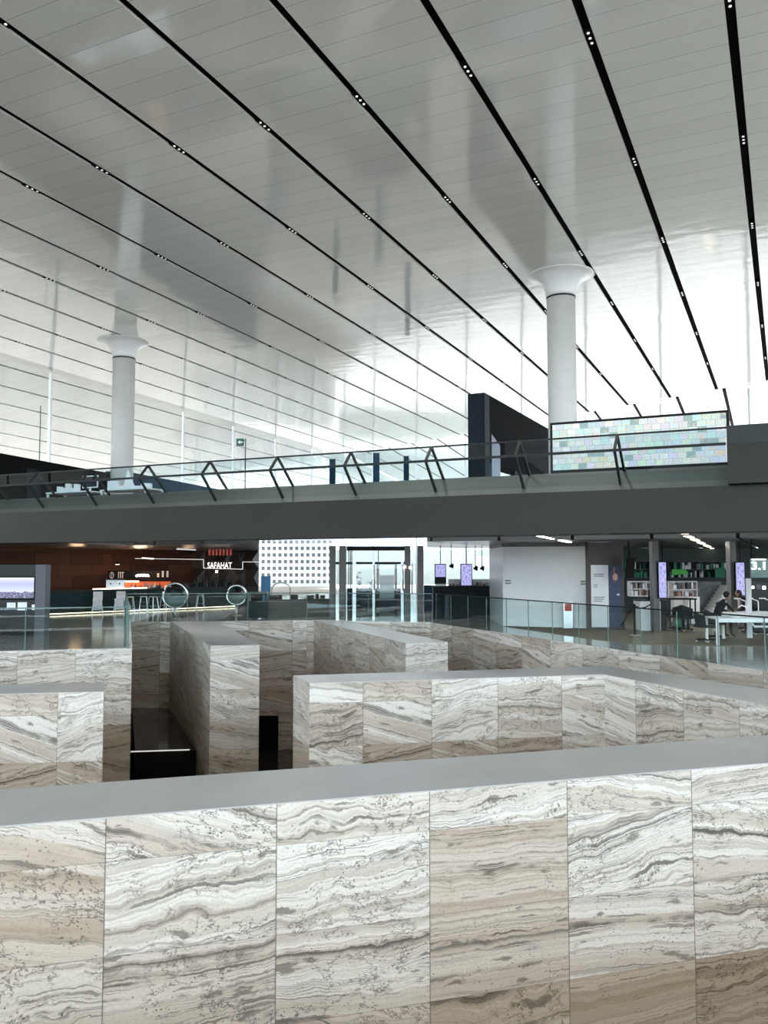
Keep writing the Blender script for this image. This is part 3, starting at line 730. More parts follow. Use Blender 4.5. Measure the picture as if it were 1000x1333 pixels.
# ================================================================ DARK PORTAL TOWER (upper level)
def portal():
    Y0 = 28.0; a = V(609, 513, Y0); zt = a.z
    s0 = a.dot(SV); c0 = a.dot(CV)
    # width along c: front face px 609..631
    d = ray(631, 511); t = s0 / d.dot(SV); c1 = (d * t).dot(CV)
    o = thing('portal', 'tall dark navy portal block with openings behind the balustrade left of the video wall', 'portal', sc(s0, (c0 + c1) / 2, ZMEZ))
    # far end: px 716 on the side plane c = c1
    d = ray(716, 600); t = c1 / d.dot(CV) if abs(d.dot(CV)) > 1e-6 else 40; s1 = (d * t).dot(SV)
    along(MB(), [(s0, ZMEZ), (s0, zt), (s0 + .5, zt), (s0 + .5, ZMEZ)], c0, c1).build('front_panel', M['navy'], o, world=True)
    L = s1 - s0; ztop = zt; zmid = ztop - 2.3
    def seg(nm, f0, f1, z0, z1, mt, off=0.0):
        m = MB(); A_ = s0 + .5 + (L - .5) * f0; B_ = s0 + .5 + (L - .5) * f1
        along(m, [(A_, z0), (A_, z1), (B_, z1), (B_, z0)], c0, c1 - off); return m.build(nm, mt, o, world=True)
    seg('lintel', 0, 1, zmid, ztop, M['charcoal'])
    seg('lintel_trim', 0, 1, ztop - .12, ztop + .02, M['black'], -0.05)
    for f in (0.10, 0.46, 0.56):
        seg('rib', f, f + .03, zmid, ztop - .1, M['black'], -0.04)
    for f0, f1, mt in ((0.0, 0.10, 'navyblue'), (0.36, 0.56, 'navy'), (0.76, 1.0, 'navy')):
        m = MB(); A_ = s0 + .5 + (L - .5) * f0; B_ = s0 + .5 + (L - .5) * f1; along(m, [(A_, ZMEZ), (A_, zmid), (B_, zmid), (B_, ZMEZ)], c1 + .12, c1); m.build('post', M[mt], o, world=True)
    dsp = MB(); f = 0.02; A_ = s0 + .5 + L * f; B_ = A_ + L * .11
    dsp.face([sc(A_, c1 - .012, zmid - .6), sc(B_, c1 - .012, zmid - .8), sc(B_, c1 - .012, zmid + .7), sc(A_, c1 - .012, zmid + 1.0)], [(0, 0), (1, 0), (1, 1), (0, 1)])
    dsp.build('side_panel', simple('dull_indigo_panel', (0.035, 0.045, 0.12), 0.3), o, world=True)
    return s0, s1
portal()
# dark building volume on the upper level at left
def dark_block():
    zt = 6.45
    a = G(-60, 566, zt); b = G(312, 640, zt); d = (b - a).normalized(); n = Vector((-d.y, d.x, 0))
    if n.x > 0: n = -n
    b2 = b + d * 2
    o = thing('gallery_block', 'long black slatted block running away at left on the upper terrace', 'building block', (a.x, a.y, ZMEZ))
    mid = a + (b - a) * 0.45
    MB().prism([xy(a), xy(mid), xy(mid + n * .9), xy(a + n * .9)], ZMEZ, zt - .32).build('wall_panel', M['charcoal'], o, world=True)
    MB().prism([xy(mid), xy(b2), xy(b2 + n * .9), xy(mid + n * .9)], ZMEZ, zt - .1).build('wall_panel', M['navyblue'], o, world=True)
    # open slatted cornice
    k = MB(); L = (mid - a).length
    for zz in (zt - .27, zt - .16, zt - .02): k.bar(a - n * .1 + Vector((0, 0, zz)), mid - n * .1 + Vector((0, 0, zz)), 0.05)
    i = 0.0
    while i < L:
        p = a + d * i - n * .1; k.bar(p + Vector((0, 0, zt - .3)), p + Vector((0, 0, zt)), 0.06); i += 1.4
    k.build('slatted_cornice', M['black'], o, world=True)
    i = 1.0
    while i < L - 1:
        p = a + d * i - n * .02; m = MB(); q = p + d * .8; m.prism([xy(p), xy(q), xy(q + n * .03), xy(p + n * .03)], ZMEZ + .0, zt - .7); m.build('shutter', M['navy'], o, world=True); i += 2.6
dark_block()

# exit sign on a pole
p = V(319, 640, 31.5); es = thing('exit_sign', 'small green exit sign on a slim pole behind the balustrade', 'sign', (p.x, p.y, ZMEZ))
zt = ZW(571, 31.5) - ZMEZ
MB().tube([(0, 0, 0), (0, 0, zt)], 0.022).build('pole', M['mgrey'], es)
MB().box(-0.34, -0.06, -.03, .03, zt - .28, zt + .0).build('sign_box', simple('exit_green', (0.0, 0.10, 0.06), .4), es)
a = MB(); a.face([(-0.30, -.034, zt - .14), (-0.19, -.034, zt - .22), (-0.19, -.034, zt - .06)]); a.face([(-0.19, -.034, zt - .165), (-0.10, -.034, zt - .165), (-0.10, -.034, zt - .115), (-0.19, -.034, zt - .115)])
a.build('arrow', M['white'], es)
MB().bar((-.07, 0, zt - .08), (0, 0, zt - .08), 0.03).build('sign_arm', M['mgrey'], es)
# hanging wire at left
p = V(53, 530, 37); s_, c_ = p.dot(SV), p.dot(CV)
tag(MB().bar(Vector((p.x, p.y, ZMEZ)), Vector((p.x, p.y, ZW(528, 37))), 0.03).build('pole', M['mgrey']), 'very thin vertical pole standing before the black block at left', 'pole')
# far posts on the upper level
for px, y0, Y, nm in ((433, 598, 40, 'slim dark post left of the third diamond bracket from the video wall'), (490, 590, 36, 'dark blue post just right of a diamond bracket near the centre'), (529, 594, 44, 'dark blue post nearest left of the bracket in front of the white glow')):
    p = V(px, y0, Y); tag(MB().box(p.x - .14, p.x + .14, p.y - .14, p.y + .14, ZMEZ, p.z).build('glazing_post', M['navyblue']), nm, 'post')

# desks with monitors on the upper terrace, peeking above the upstand
def upper_desk(px, label, n_mon, lamp=False):
    Y = 19.3 / ray(px, 735).dot(SV); p = V(px, 735, Y); p.z = 0; o = thing('desk', label, 'desk', (p.x, p.y, 3.70), -TH)
    MB().box(-.9, .9, -.4, .4, .70, .74).build('desktop', M['white'], o)
    for sx in (-.85, .85):
        for sy in (-.35, .35): MB().box(sx - .03, sx + .03, sy - .03, sy + .03, 0, .70).build('leg', M['white'], o)
    return o, p, Y
o, p, Y = upper_desk(98, 'white desk with a monitor behind the second diamond bracket from left', 1)
mo = thing('monitor', 'black screened monitor on the upper desk at far left', 'monitor', (p.x + .5, p.y - .25, 3.70 + .74), -TH)
MB().box(-.31, .31, -.02, .02, .12, .50).build('screen_frame', M['white'], mo); MB().box(-.28, .28, -.026, -.02, .15, .47).build('screen', M['navy'], mo)
MB().box(-.03, .03, -.02, .02, 0, .14).build('stand', M['white'], mo)
def DP(px): return V(px, 735, 19.25 / ray(px, 735).dot(SV))
for k in range(5):
    q = DP(76 + k * 5.5); h = random.uniform(.12, .36)
    tag(MB().box(q.x - .07, q.x + .07, q.y - .1, q.y + .1, 3.70 + .74, 3.70 + .74 + h).build('paper_stack', M['paper']), 'white stack of papers on the upper desk left of its monitor, %s from left' % ORD[k + 1], 'papers', 'papers on the upper desk')
o, p, Y = upper_desk(170, 'white desk with a pale cloth and low boxes behind the bracket left of the column', 1)
for k, (w, h) in enumerate(((.16, .28), (.2, .12), (.18, .10), (.14, .16))):
    q = DP((146, 156, 176, 189)[k])
    tag(MB().box(q.x - w, q.x + w, q.y - .1, q.y + .1, 3.70 + .74, 3.70 + .74 + h).build('box', M['paper']),
        ('tall white box at the left end of the upper desk', 'low white box beside the tall one on the upper desk', 'low flat white box right of the column base', 'small white box at the right end of the upper desk')[k], 'box')
q = DP(166); m = MB(); m.face([(-.18, 0, 0), (.22, 0, 0), (-.06, .05, .62)]); m.face([(-.18, .04, 0), (-.06, .05, .62), (-.22, .1, 0)])
m.face([(.22, 0, 0), (.15, .25, 0), (-.06, .05, .62)])
o = m.build('cloth_cone', M['white']); o.location = (q.x, q.y, 3.70 + .74); tag(o, 'peaked white folded card on the upper desk in front of the left column', 'card')

# ================================================================ GLASS BALUSTRADES ON THE MAIN FLOOR
def balustrade(name, label, pts, h=1.1, step=1.25, inset=0.06, rail=M['rail'], rw=0.045):
    o = thing(name, label, 'balustrade', (pts[0].x, pts[0].y, 0.0))
    for a, b in zip(pts, pts[1:]):
        L = (b - a).length; n = max(1, round(L / step)); d = (b - a) / n
        for i in range(n):
            p = a + d * i; q = p + d; g = d.normalized() * 0.012
            m = MB(); m.face([p + g, q - g, q - g + Vector((0, 0, h)), p + g + Vector((0, 0, h))])
            m.build('glass_panel', M['glass'], o, world=True)
            MB().box(-.011, .011, -.011, .011, 0.0, h, Matrix.Translation(q)).build('glass_edge', M['edge'], o, world=True)
        MB().bar(a + Vector((0, 0, h)), b + Vector((0, 0, h)), rw, 0.03).build('handrail', rail, o, world=True)
    return o
g1 = e1 - ed * 0.18 + Vector((0, .12, 0)); g0 = e0 + Vector((0, .12, 0)); g2 = ebk + Vector((-.15, -.2, 0))
balustrade('glass_balustrade', 'glass balustrade on the left stone edge, in front of the grey display kiosk', [g1 - ed * 12.5, g1], 1.08, 2.4, rail=M['edge'], rw=.03)
balustrade('glass_balustrade', 'glass balustrade along the back of the court before the cafe stools', [g1 + Vector((0, .3, 0)), g2, bmid + Vector((0, .15, 0)), b1 + Vector((0.1, .15, 0))], 1.08, 2.2, rail=M['edge'], rw=.03)
balustrade('glass_balustrade', 'long glass balustrade with thin dark rail on the right stone edge', [r1 + rn * .12 + rd * .2, r1 + rn * .12 + rd * 17.0], 1.1, 1.3)

# ================================================================ LEFT: KIOSK + CAFE
def pbox(m, x0, y0, x1, y1, Y, dep): # front plane at depth Y, from pixel rectangle
    a = V(x0, y0, Y); b = V(x1, y1, Y); m.box(a.x, b.x, Y, Y + dep, b.z, a.z); return m
Yk = 26.3
k = thing('display_kiosk', 'dark grey freestanding display slab at far left edge', 'kiosk', (XW(20, Yk), Yk, 0))
MB().box(XW(-70, Yk), XW(47.5, Yk), Yk, Yk + .3, 0.12, ZW(735, Yk)).build('body', M['dgrey'], k, world=True)
MB().box(XW(47.5, Yk), XW(60.5, Yk), Yk - .05, Yk + .35, 0.0, ZW(735, Yk)).build('side_pillar', M['mgrey'], k, world=True)
MB().box(XW(-70, Yk), XW(47.5, Yk), Yk + .05, Yk + .25, 0.0, 0.12).build('plinth', M['black'], k, world=True)
MB().box(XW(-64, Yk), XW(47, Yk), Yk - .03, Yk, ZW(781, Yk), ZW(750, Yk)).build('screen_frame', M['black'], k, world=True)
m = MB(); m.face([(XW(-60, Yk), Yk - .035, ZW(778.5, Yk)), (XW(45.5, Yk), Yk - .035, ZW(778.5, Yk)), (XW(45.5, Yk), Yk - .035, ZW(752, Yk)), (XW(-60, Yk), Yk - .035, ZW(752, Yk))], [(0, 0), (1, 0), (1, 1), (0, 1)])
m.build('screen', M['skyline'], k, world=True)
for a, b, c, d in ((9, 784.5, 20, 792), (23, 784, 34.5, 794.5), (41.5, 787, 45, 794)):
    pbox(MB(), a, b, c, d, Yk - .02, .02).build('notice', M['paper'], k, world=True)

# cafe back wall
def uvwall(name, a, b, z0, z1, mt, th=.3, label=None):
    a = Vector((*a, 0)); b = Vector((*b, 0)); L = (b - a).length; n = Vector((-(b - a).y, (b - a).x, 0)).normalized() * th
    m = MB(); Z0 = Vector((0, 0, z0)); Z1 = Vector((0, 0, z1))
    m.face([a + Z0, b + Z0, b + Z1, a + Z1], [(0, z0), (L, z0), (L, z1), (0, z1)])
    m.face([a + n + Z0, b + n + Z0, b + n + Z1, a + n + Z1]); m.face([b + Z0, b + n + Z0, b + n + Z1, b + Z1]); m.face([a + Z0, a + n + Z0, a + n + Z1, a + Z1])
    return structure(m.build(name, mt), label)
pw0 = sc(0, CFAC - .2); k_ = (43.0 - pw0.y) / SV.y; pw1 = pw0 + SV * k_
uvwall('wall_left_side', xy(sc(-18, CFAC - .2)), xy(pw1), 0, ZSOF, M['wood'], label='brown panelled side wall left of the cafe')
uvwall('wall_left', xy(pw1), (XW(250, 46.0), 46.0), 0, ZSOF, M['wood'], label='brown panelled wall behind the cafe')
fac = MB(); z1 = ZSOF
random.seed(3)
xa, xb = XW(250, 46), XW(337, 46); ys = 46.0
for i in range(5):
    for j in range(3):
        x0 = xa + (xb - xa) * i / 5; x1 = xa + (xb - xa) * (i + 1) / 5; z0_ = z1 * j / 3; z1_ = z1 * (j + 1) / 3
        cx = random.uniform(x0 + .2, x1 - .2); cz = (z0_ + z1_) / 2; cy = ys - random.uniform(.1, .45)
        cor = [(x0, ys, z0_), (x1, ys, z0_), (x1, ys, z1_), (x0, ys, z1_)]
        for q in range(4): fac.face([cor[q], cor[(q + 1) % 4], (cx, cy, cz)])
structure(fac.build('wall_faceted', simple('faceted_grey_brown_metal', (0.06, 0.052, 0.05), 0.4, 0.3, var=.2)), 'faceted grey wall between the cafe sign and the bright windows')

# cafe counter: long dark bar with a light line at its foot
def cafe_counter():
    a = G(58, 801.5); b = G(306, 790.5); d = (b - a).normalized(); n = Vector((-d.y, d.x, 0))
    o = thing('cafe_counter', 'long dark cafe counter with a warm light line at its foot', 'counter', (a.x, a.y, 0))
    MB().prism([xy(a), xy(b), xy(b + n * .8), xy(a + n * .8)], 0.12, 1.0).build('body', M['teal'], o, world=True)
    MB().prism([xy(a - n * .12), xy(b - n * .12), xy(b + n * .9), xy(a + n * .9)], 1.0, 1.06).build('counter_top', M['dgrey'], o, world=True)
    MB().bar(a + Vector((0, 0, .06)) - n * .02, b + Vector((0, 0, .06)) - n * .02, .03).build('foot_light', M['warm_e'], o, world=True)
    e = G(180, 797); t = (e - a).dot(d)
    MB().bar(a + d * (t - 2.0) + Vector((0, 0, 1.10)) - n * .05, a + d * (t + .7) + Vector((0, 0, 1.10)) - n * .05, .05).build('edge_light', M['warm_e'], o, world=True)
    return a, d, n
ca_, cd_, cn_ = cafe_counter()
Yc = 41.9
bb = thing('back_bar', 'warm red lit back bar shelf below the dark menu board', 'shelf', (XW(180, Yc), Yc, 0))
MB().box(XW(138, Yc), XW(222, Yc), Yc, Yc + .5, 0, .95).build('body', M['dgrey'], bb, world=True)
pbox(MB(), 140, 756, 180, 758, Yc + .2, .12).build('shelf_light', M['warm_e'], bb, world=True)
pbox(MB(), 139, 757, 222, 768, Yc + .45, .04).build('glow_panel', M['red_e'], bb, world=True)
random.seed(5)
for i in range(16):
    px = 142 + i * 5.0 + random.uniform(-1, 1); h = random.uniform(.12, .38); p = V(px, 768, Yc + .15); r = random.uniform(.04, .07)
    o = MB().lathe([(r, 0), (r, h * .6), (r * .4, h * .75), (r * .4, h)], (p.x, p.y, .95), 10).build('bottle', (M['white'], M['dgrey'], M['red'], M['mgrey'])[i % 4])
    tag(o, 'small bottle on the warm lit back bar, %s from left' % ORD[i + 1], 'bottle', 'bottles on the cafe back bar')
def text_mesh(s, size, mt, name='lettering', ext=0.01, sx=1.0):
    c = bpy.data.curves.new('t', 'FONT'); c.body = s; c.size = size; c.extrude = ext; c.align_x = 'CENTER'; c.align_y = 'CENTER'
    o = bpy.data.objects.new('t', c); COL.objects.link(o); dg = bpy.context.evaluated_depsgraph_get()
    me = bpy.data.meshes.new_from_object(o.evaluated_get(dg)); bpy.data.objects.remove(o); bpy.data.curves.remove(c)
    me.transform(Matrix.Rotation(pi / 2, 4, 'X') @ Matrix.Diagonal((sx, 1, 1, 1))); me.materials.clear(); me.materials.append(mt)
    r = bpy.data.objects.new(name, me); COL.objects.link(r); return r
mb = thing('menu_board', 'long black menu board with white drawings over the back bar', 'menu board', (XW(182, Yc), Yc, ZW(755, Yc)))
pbox(MB(), 141, 743, 223, 755, Yc, .05).build('board', M['black'], mb, world=True)
def chalk(px, py, w, h, kind):
    p = V(px, py, Yc - .01); k_ = MB(); W_ = w * Yc / F; H_ = h * Yc / F
    if kind == 'cup':
        k_.tube([(p.x + W_ * .5 * cos(a * pi / 6), p.y, p.z + H_ * .5 * sin(a * pi / 6)) for a in range(12)], .02, 6, True)
        k_.bar((p.x, p.y, p.z - H_ * .5), (p.x, p.y, p.z + H_ * .6), .03)
    elif kind == 'bars':
        for i in range(3):
            for j in range(3 if i else 2): k_.box(p.x + (i - 1) * W_ * .4 - .05, p.x + (i - 1) * W_ * .4 + .05, p.y - .01, p.y, p.z + (j - 1) * H_ * .3 - .04, p.z + (j - 1) * H_ * .3 + .05)
    else:
        for i in (-1, 0, 1):
            k_.bar((p.x + i * W_ * .3, p.y, p.z - H_ * .5), (p.x + i * W_ * .3, p.y, p.z + H_ * .5), .035)
            k_.bar((p.x + i * W_ * .3, p.y, p.z + H_ * .4), (p.x + (i + .7) * W_ * .3, p.y, p.z + H_ * .4), .03)
    k_.build('chalk_drawing', M['white_e'] if kind == 'script' else M['paper'], mb, world=True)
chalk(145.5, 749, 5, 8, 'cup'); chalk(157, 748.5, 9, 8, 'ff'); chalk(212, 747.5, 15, 9, 'bars')
q = MB()
for i in range(14):
    a = V(177 + i * 1.2, 749 + 1.6 * sin(i * 1.9), Yc - .02); b = V(178.2 + i * 1.2, 749 + 1.6 * sin((i + 1) * 1.9), Yc - .02); q.bar(a, b, .05)
q.build('script_lettering', M['white_e'], mb, world=True)

# illuminated name
Ys = 38.5
sg = thing('cafe_sign', 'glowing white SAFAHAT letters hanging in the dark by the cafe', 'sign', (XW(286, Ys), Ys, ZW(741, Ys)))
t = text_mesh('SAFAHAT', 0.40, M['sign_e'], sx=.66, ext=.004); t.parent = sg; t.location = (0, 0, 4.5 * Ys / F)
pts = [(176, 727), (265, 728.3), (265, 739.5), (316, 741), (316, 731.5), (338, 731.5)]
m = MB()
for a, b in zip(pts, pts[1:]): m.bar(V(*a, Ys + .05), V(*b, Ys + .05), .028)
m.build('light_outline', M['led_e'], sg, world=True)
for x_ in (270, 311):
    a = V(x_, 739.5, Ys + .06); MB().bar(a, Vector((a.x, a.y, ZSOF)), .02).build('hanger', M['black'], sg, world=True)
a = V(282, 744, Ys); MB().sphere((a.x, a.y, a.z), .06).build('pendant_lamp', M['white_e'], sg, world=True)
# soffit reflection of the sign, with red Arabic lettering, built as glowing strokes
ar = thing('sign_reflection', 'white and red glowing strokes above the cafe name, modelled reflection of the lit lettering', 'sign', (XW(286, Ys), Ys + .3, ZW(724, Ys)))
Yh = 38.8
random.seed(11)
for row, (y0, y1, mt) in enumerate(((701, 703, 'white_e'), (707, 713, 'glyph_e'), (715, 723, 'glyph_red'))):
    m = MB()
    for i in range(7):
        x = 271.5 + i * 4.6; a = V(x, y0, Yh); b = V(x + 2.4, y1, Yh); m.box(a.x, b.x, Yh, Yh + .03, b.z, a.z)
        if row == 1: c = V(x + 3.4, y0 + 1, Yh); m.box(b.x, c.x, Yh, Yh + .03, V(0, y0 + 2.2, Yh).z, c.z)
    m.build('glyph_row', M[mt], ar, world=True)
# ceiling lamps over the cafe
for (x0, y0, x1, y1, nm) in ((185, 726, 200, 727.5, 'short bright strip lamp above the menu board'), (172, 710, 202, 712.5, 'thin strip lamp high over the back bar'), (230, 714, 255, 716, 'thin strip lamp left of the cafe sign')):
    Yl = 40; lo = thing('strip_lamp', nm, 'lamp', (XW((x0 + x1) / 2, Yl), Yl, ZW(y1, Yl)))
    a = V(x0, y0 + .6, Yl); b = V(x1, y1 - .2, Yl); MB().bar(a, b, .06).build('tube', M['warm_e'] if y0 > 720 else M['led_e'], lo, world=True)
    MB().bar(a + Vector((0, .02, .06)), b + Vector((0, .02, .06)), .08, .05).build('housing', M['black'], lo, world=True)
    if a.z < ZSOF - .1: MB().bar((a + b) / 2 + Vector((0, .02, .06)), Vector(((a + b).x / 2, (a + b).y / 2 + .02, ZSOF)), .02).build('hanger', M['black'], lo, world=True)
for (x, y, nm) in ((153, 734, 'bright track spotlight above the left end of the menu board'), (95, 711, 'small recessed spotlight over the cafe wall at left')):
    p = V(x, y, 40); lo = thing('spotlight', nm, 'spotlight', p)
    MB().lathe([(.05, .10), (.10, 0), (.10, -.02)], n=12).build('shade', M['black'], lo); MB().lathe([(.085, -.035), (.085, -.02)], n=12).build('lens', M['white_e'], lo)
    MB().bar((0, 0, .1), (0, 0, ZSOF - p.z), .02).build('stem', M['black'], lo)
for (x, y, Yp, pw) in ((182, 735, 41, 60), (100, 735, 37, 25), (245, 738, 43, 12)):
    d = bpy.data.lights.new('cafe_lamp', 'POINT'); d.energy = pw; d.color = (1, .62, .36); d.shadow_soft_size = .3
    o = bpy.data.objects.new('cafe_lamp', d); COL.objects.link(o); o.location = V(x, y, Yp)

# bar stools
def make_stool():
    o = thing('bar_stool', 'x', 'stool'); H = .74
    MB().lathe([(.15, 0), (.17, .02), (.17, .04), (.15, .05)], (0, 0, H - .05), 20).build('seat', M['steel'], o)
    for sx in (-1, 1):
        for sy in (-1, 1): MB().bar((sx * .12, sy * .12, H - .05), (sx * .20, sy * .20, 0), .03).build('leg', M['steel'], o)
    MB().tube([(.16 * cos(a * pi / 8), .16 * sin(a * pi / 8), .28) for a in range(16)], .012, 6, True).build('foot_ring', M['steel'], o)
    return o
def on_counter(px, off):
    d = ray(px, 790); # intersect with line a+d*t offset
    o_ = ca_ - cn_ * off; k_ = d.x / d.y; t = (o_.x - k_ * o_.y) / (k_ * cd_.y - cd_.x); return o_ + cd_ * t
st = make_stool(); locs = [(187, .45), (215, .5), (226, .5), (261, .45), (199, .9), (169, .8)]
labs = ['grey metal bar stool at the counter left of the large glass orb', 'grey metal bar stool partly behind the left side of the large glass orb', 'grey metal bar stool partly behind the right side of the large glass orb', 'grey metal bar stool at the counter right of the large glass orb', 'bar stool standing in front of the counter between the first stool and the orb', 'bar stool beside the right white chair']
for i, ((px, of), lb) in enumerate(zip(locs, labs)):
    p = on_counter(px, of)
    if i == 0: st.location = p; st['label'] = lb; st.rotation_euler[2] = .2; st['group'] = 'metal stools along the cafe counter'
    else: dup(st, p, .2 + i, lb)
# two white bar chairs
def make_barchair():
    o = thing('bar_chair', 'white bar chair standing at the left part of the cafe counter', 'chair')
    for sx in (-1, 1):
        for sy in (-1, 1): MB().bar((sx * .16, sy * .14, .62), (sx * .24, sy * .2, 0), .035).build('leg', M['white'], o)
    m = MB()
    prof = [(-.2, -.2), (-.2, .2), (.2, .2), (.2, -.2)]
    m.box(-.2, .2, -.2, .2, .60, .68); m.build('seat', M['white'], o, bevel=.02)
    m = MB(); m.box(-.2, .2, .17, .22, .64, 1.0); m.build('backrest', M['white'], o, bevel=.02)
    MB().box(-.19, .19, -.21, -.19, .2, .6).build('apron', M['paper'], o)
    return o
bc_ = make_barchair(); p = on_counter(127, .8); bc_.location = p; bc_.rotation_euler[2] = .3; bc_['label'] = 'left one of the two white bar chairs by the cafe counter'
dup(bc_, on_counter(156, 1.0), .1, 'right one of the two white bar chairs by the cafe counter')
random.seed(8)
cm_ = thing('coffee_machine', 'steel coffee machine on the cafe counter above the white bar chairs', 'coffee machine', on_counter(150, -.4) + Vector((0, 0, 1.06)), .2)
MB().box(-.4, .4, -.2, .2, .06, .42).build('body', M['steel'], cm_, bevel=.02); MB().box(-.42, .42, -.22, .22, .42, .46).build('cup_tray', M['mgrey'], cm_)
for k in (-.2, .2): MB().tube([(k, -.22, .28), (k, -.3, .24)], .025).build('portafilter', M['black'], cm_)
for k in (-.35, .35): MB().box(k - .03, k + .03, -.15, .15, 0, .06).build('leg', M['black'], cm_)
for i in range(10):
    p = on_counter(172 + i * 5.4, -.3); h = random.uniform(.12, .3); r = random.uniform(.04, .08)
    o = MB().lathe([(r, 0), (r, h * .8), (r * .7, h * .85), (r * .7, h)], n=12).build('jar', (M['white'], M['steel'], M['mgrey'], M['beigecl'])[i % 4]); o.location = (p.x, p.y, 1.06)
    tag(o, 'small jar on the left half of the cafe counter, %s from left' % ORD[i + 1], 'jar', 'jars on the cafe counter')
# glass orbs
def orb(px, py, Y, r, label):
    p = V(px, py, Y); o = thing('glass_orb', label, 'orb', (p.x, p.y, 0))
    z = p.z
    MB().tube([(r * cos(a * pi / 20), 0, z + r * sin(a * pi / 20)) for a in range(40)], .045, 8, True).build('ring', M['chrome'], o)
    m = MB(); n = 16; prof = [(max(.002, r * .93 * sin(pi * i / n / 2 * 1.02)), z - r * .93 * cos(pi * i / n / 2)) for i in range(n + 1)]
    m.lathe(prof, n=32).build('bowl', M['bowl'], o)
    m = MB(); prof = [(max(.002, r * .93 * cos(pi * i / n / 2)), z + .01 + r * .93 * sin(pi * i / n / 2)) for i in range(n + 1)]
    m.lathe(prof, n=32).build('dome', M['bglass'], o)
    MB().tube([(0, 0, 0), (0, 0, z - r * .9)], .05).build('stem', M['steel'], o); MB().lathe([(.25, 0), (.25, .03)], n=20).build('foot', M['steel'], o)
    return o
orb(228, 775, 34.6, .50, 'large shiny orb with a chrome ring in front of the cafe counter')
orb(308, 774.5, 36.5, .42, 'smaller shiny orb with a chrome ring near the dark planters')
# shelf of dark plants / bottles at the far right part of the bar
random.seed(21)
for i in range(15):
    px = 243 + i * 4.2; p = on_counter(px, -.4); h = random.uniform(.2, .55)
    m = MB()
    for k in range(7):
        a = random.uniform(0, 2 * pi); m.bar((0, 0, .05), (cos(a) * .12, sin(a) * .12, h * random.uniform(.5, 1)), .035)
    m.lathe([(.06, 0), (.08, .14)], n=10)
    o = m.build('potted_plant', M['seatdk'] if i % 3 else M['mgrey']); o.location = (p.x, p.y, 1.06)
    tag(o, 'small dark pot of twigs on the cafe counter, %s from left' % ORD[i + 1], 'pot', 'dark pots on the cafe counter')

# ================================================================ CENTRE: planters, low wall, tables
def planter(x0, x1, y0, y1, label):
    Y = G(0, y1).y; o = thing('table', label, 'table', (XW((x0 + x1) / 2, Y), Y, 0))
    MB().box(XW(x0, Y), XW(x1, Y), Y, Y + .8, ZW(y0 + 3, Y), ZW(y0, Y)).build('table_top', M['dgrey'], o, world=True)
    for x in (x0 + 1, x1 - 3): MB().box(XW(x, Y), XW(x + 2, Y), Y + .05, Y + .75, 0, ZW(y0 + 3, Y)).build('side_panel', M['teal'], o, world=True)
    MB().box(XW(x0 + 3, Y), XW(x1 - 4, Y), Y + .3, Y + .34, 0.03, ZW(y0 + 12, Y)).build('back_panel', M['teal'], o, world=True)
planter(320.5, 348, 771, 806, 'dark teal high table at the left end of the low grey partition')
Y = G(0, 805).y
o = thing('low_partition', 'low grey brown partition in front of the black cafe seats', 'partition', (XW(395, Y), Y, 0))
MB().prism([(XW(349, Y), Y), (XW(429, Y), Y + 1.2), (XW(429, Y), Y + 1.5), (XW(349, Y), Y + .3)], 0, ZW(782, Y)).build('panel', simple('grey_brown_panel', (0.10, 0.095, 0.085), .5), o, world=True)
MB().prism([(XW(349, Y), Y - .02), (XW(429, Y), Y + 1.18), (XW(429, Y), Y + 1.52), (XW(349, Y), Y + .32)], ZW(782, Y), ZW(781, Y)).build('cap', M['dgrey'], o, world=True)
def make_chair(seat, frame):
    o = thing('cafe_chair', 'x', 'chair')
    MB().box(-.23, .23, -.22, .22, .43, .47).build('seat', seat, o, bevel=.015)
    m = MB(); 
    for i in range(6):
        a0 = (i / 6 - .5) * 1.6; a1 = ((i + 1) / 6 - .5) * 1.6
        m.face([(.25 * sin(a0), .05 + .22 * cos(a0), .5), (.25 * sin(a1), .05 + .22 * cos(a1), .5), (.27 * sin(a1), .07 + .24 * cos(a1), .86), (.27 * sin(a0), .07 + .24 * cos(a0), .86)])
        m.face([(.27 * sin(a0), .08 + .24 * cos(a0), .5), (.27 * sin(a1), .08 + .24 * cos(a1), .5), (.29 * sin(a1), .10 + .26 * cos(a1), .86), (.29 * sin(a0), .10 + .26 * cos(a0), .86)])
    m.build('backrest', seat, o)
    for sx in (-1, 1):
        for sy in (-1, 1): MB().bar((sx * .19, sy * .18, .44), (sx * .22, sy * .21, 0), .025).build('leg', frame, o)
    return o
ch = make_chair(M['seatdk'], M['black']); cl_ = [(356, 36.5, 'black chair just right of the dark teal high table'), (372, 37.2, 'second black chair along the grey partition'), (388, 37.8, 'black chair behind the middle of the grey partition'), (399, 37, 'black chair left of the white tables'), (413, 36.7, 'tall looking black chair nearest the left entrance column'), (337, 38, 'black chair behind the dark teal high table'), (421, 38.4, 'black chair half hidden by the left entrance column')]
for i, (px, Yy, lb) in enumerate(cl_):
    loc = (XW(px, Yy), Yy, 0); 
    if i == 0: ch.location = loc; ch['label'] = lb; ch['group'] = 'black chairs behind the partition'
    else: dup(ch, loc, i * 1.3, lb)
def small_table(px, Y, label):
    o = thing('cafe_table', label, 'table', (XW(px, Y), Y, 0))
    MB().lathe([(.36, .72), (.36, .75)], n=24).build('table_top', M['white'], o); MB().tube([(0, 0, 0.02), (0, 0, .72)], .03).build('stem', M['steel'], o); MB().lathe([(.22, 0), (.22, .02)], n=20).build('foot', M['steel'], o)
small_table(397, 38.6, 'white round table behind the grey partition, left one'); small_table(410, 39.6, 'white round table behind the grey partition, right one'); small_table(364, 39, 'white round table behind the black chairs at left of the partition')
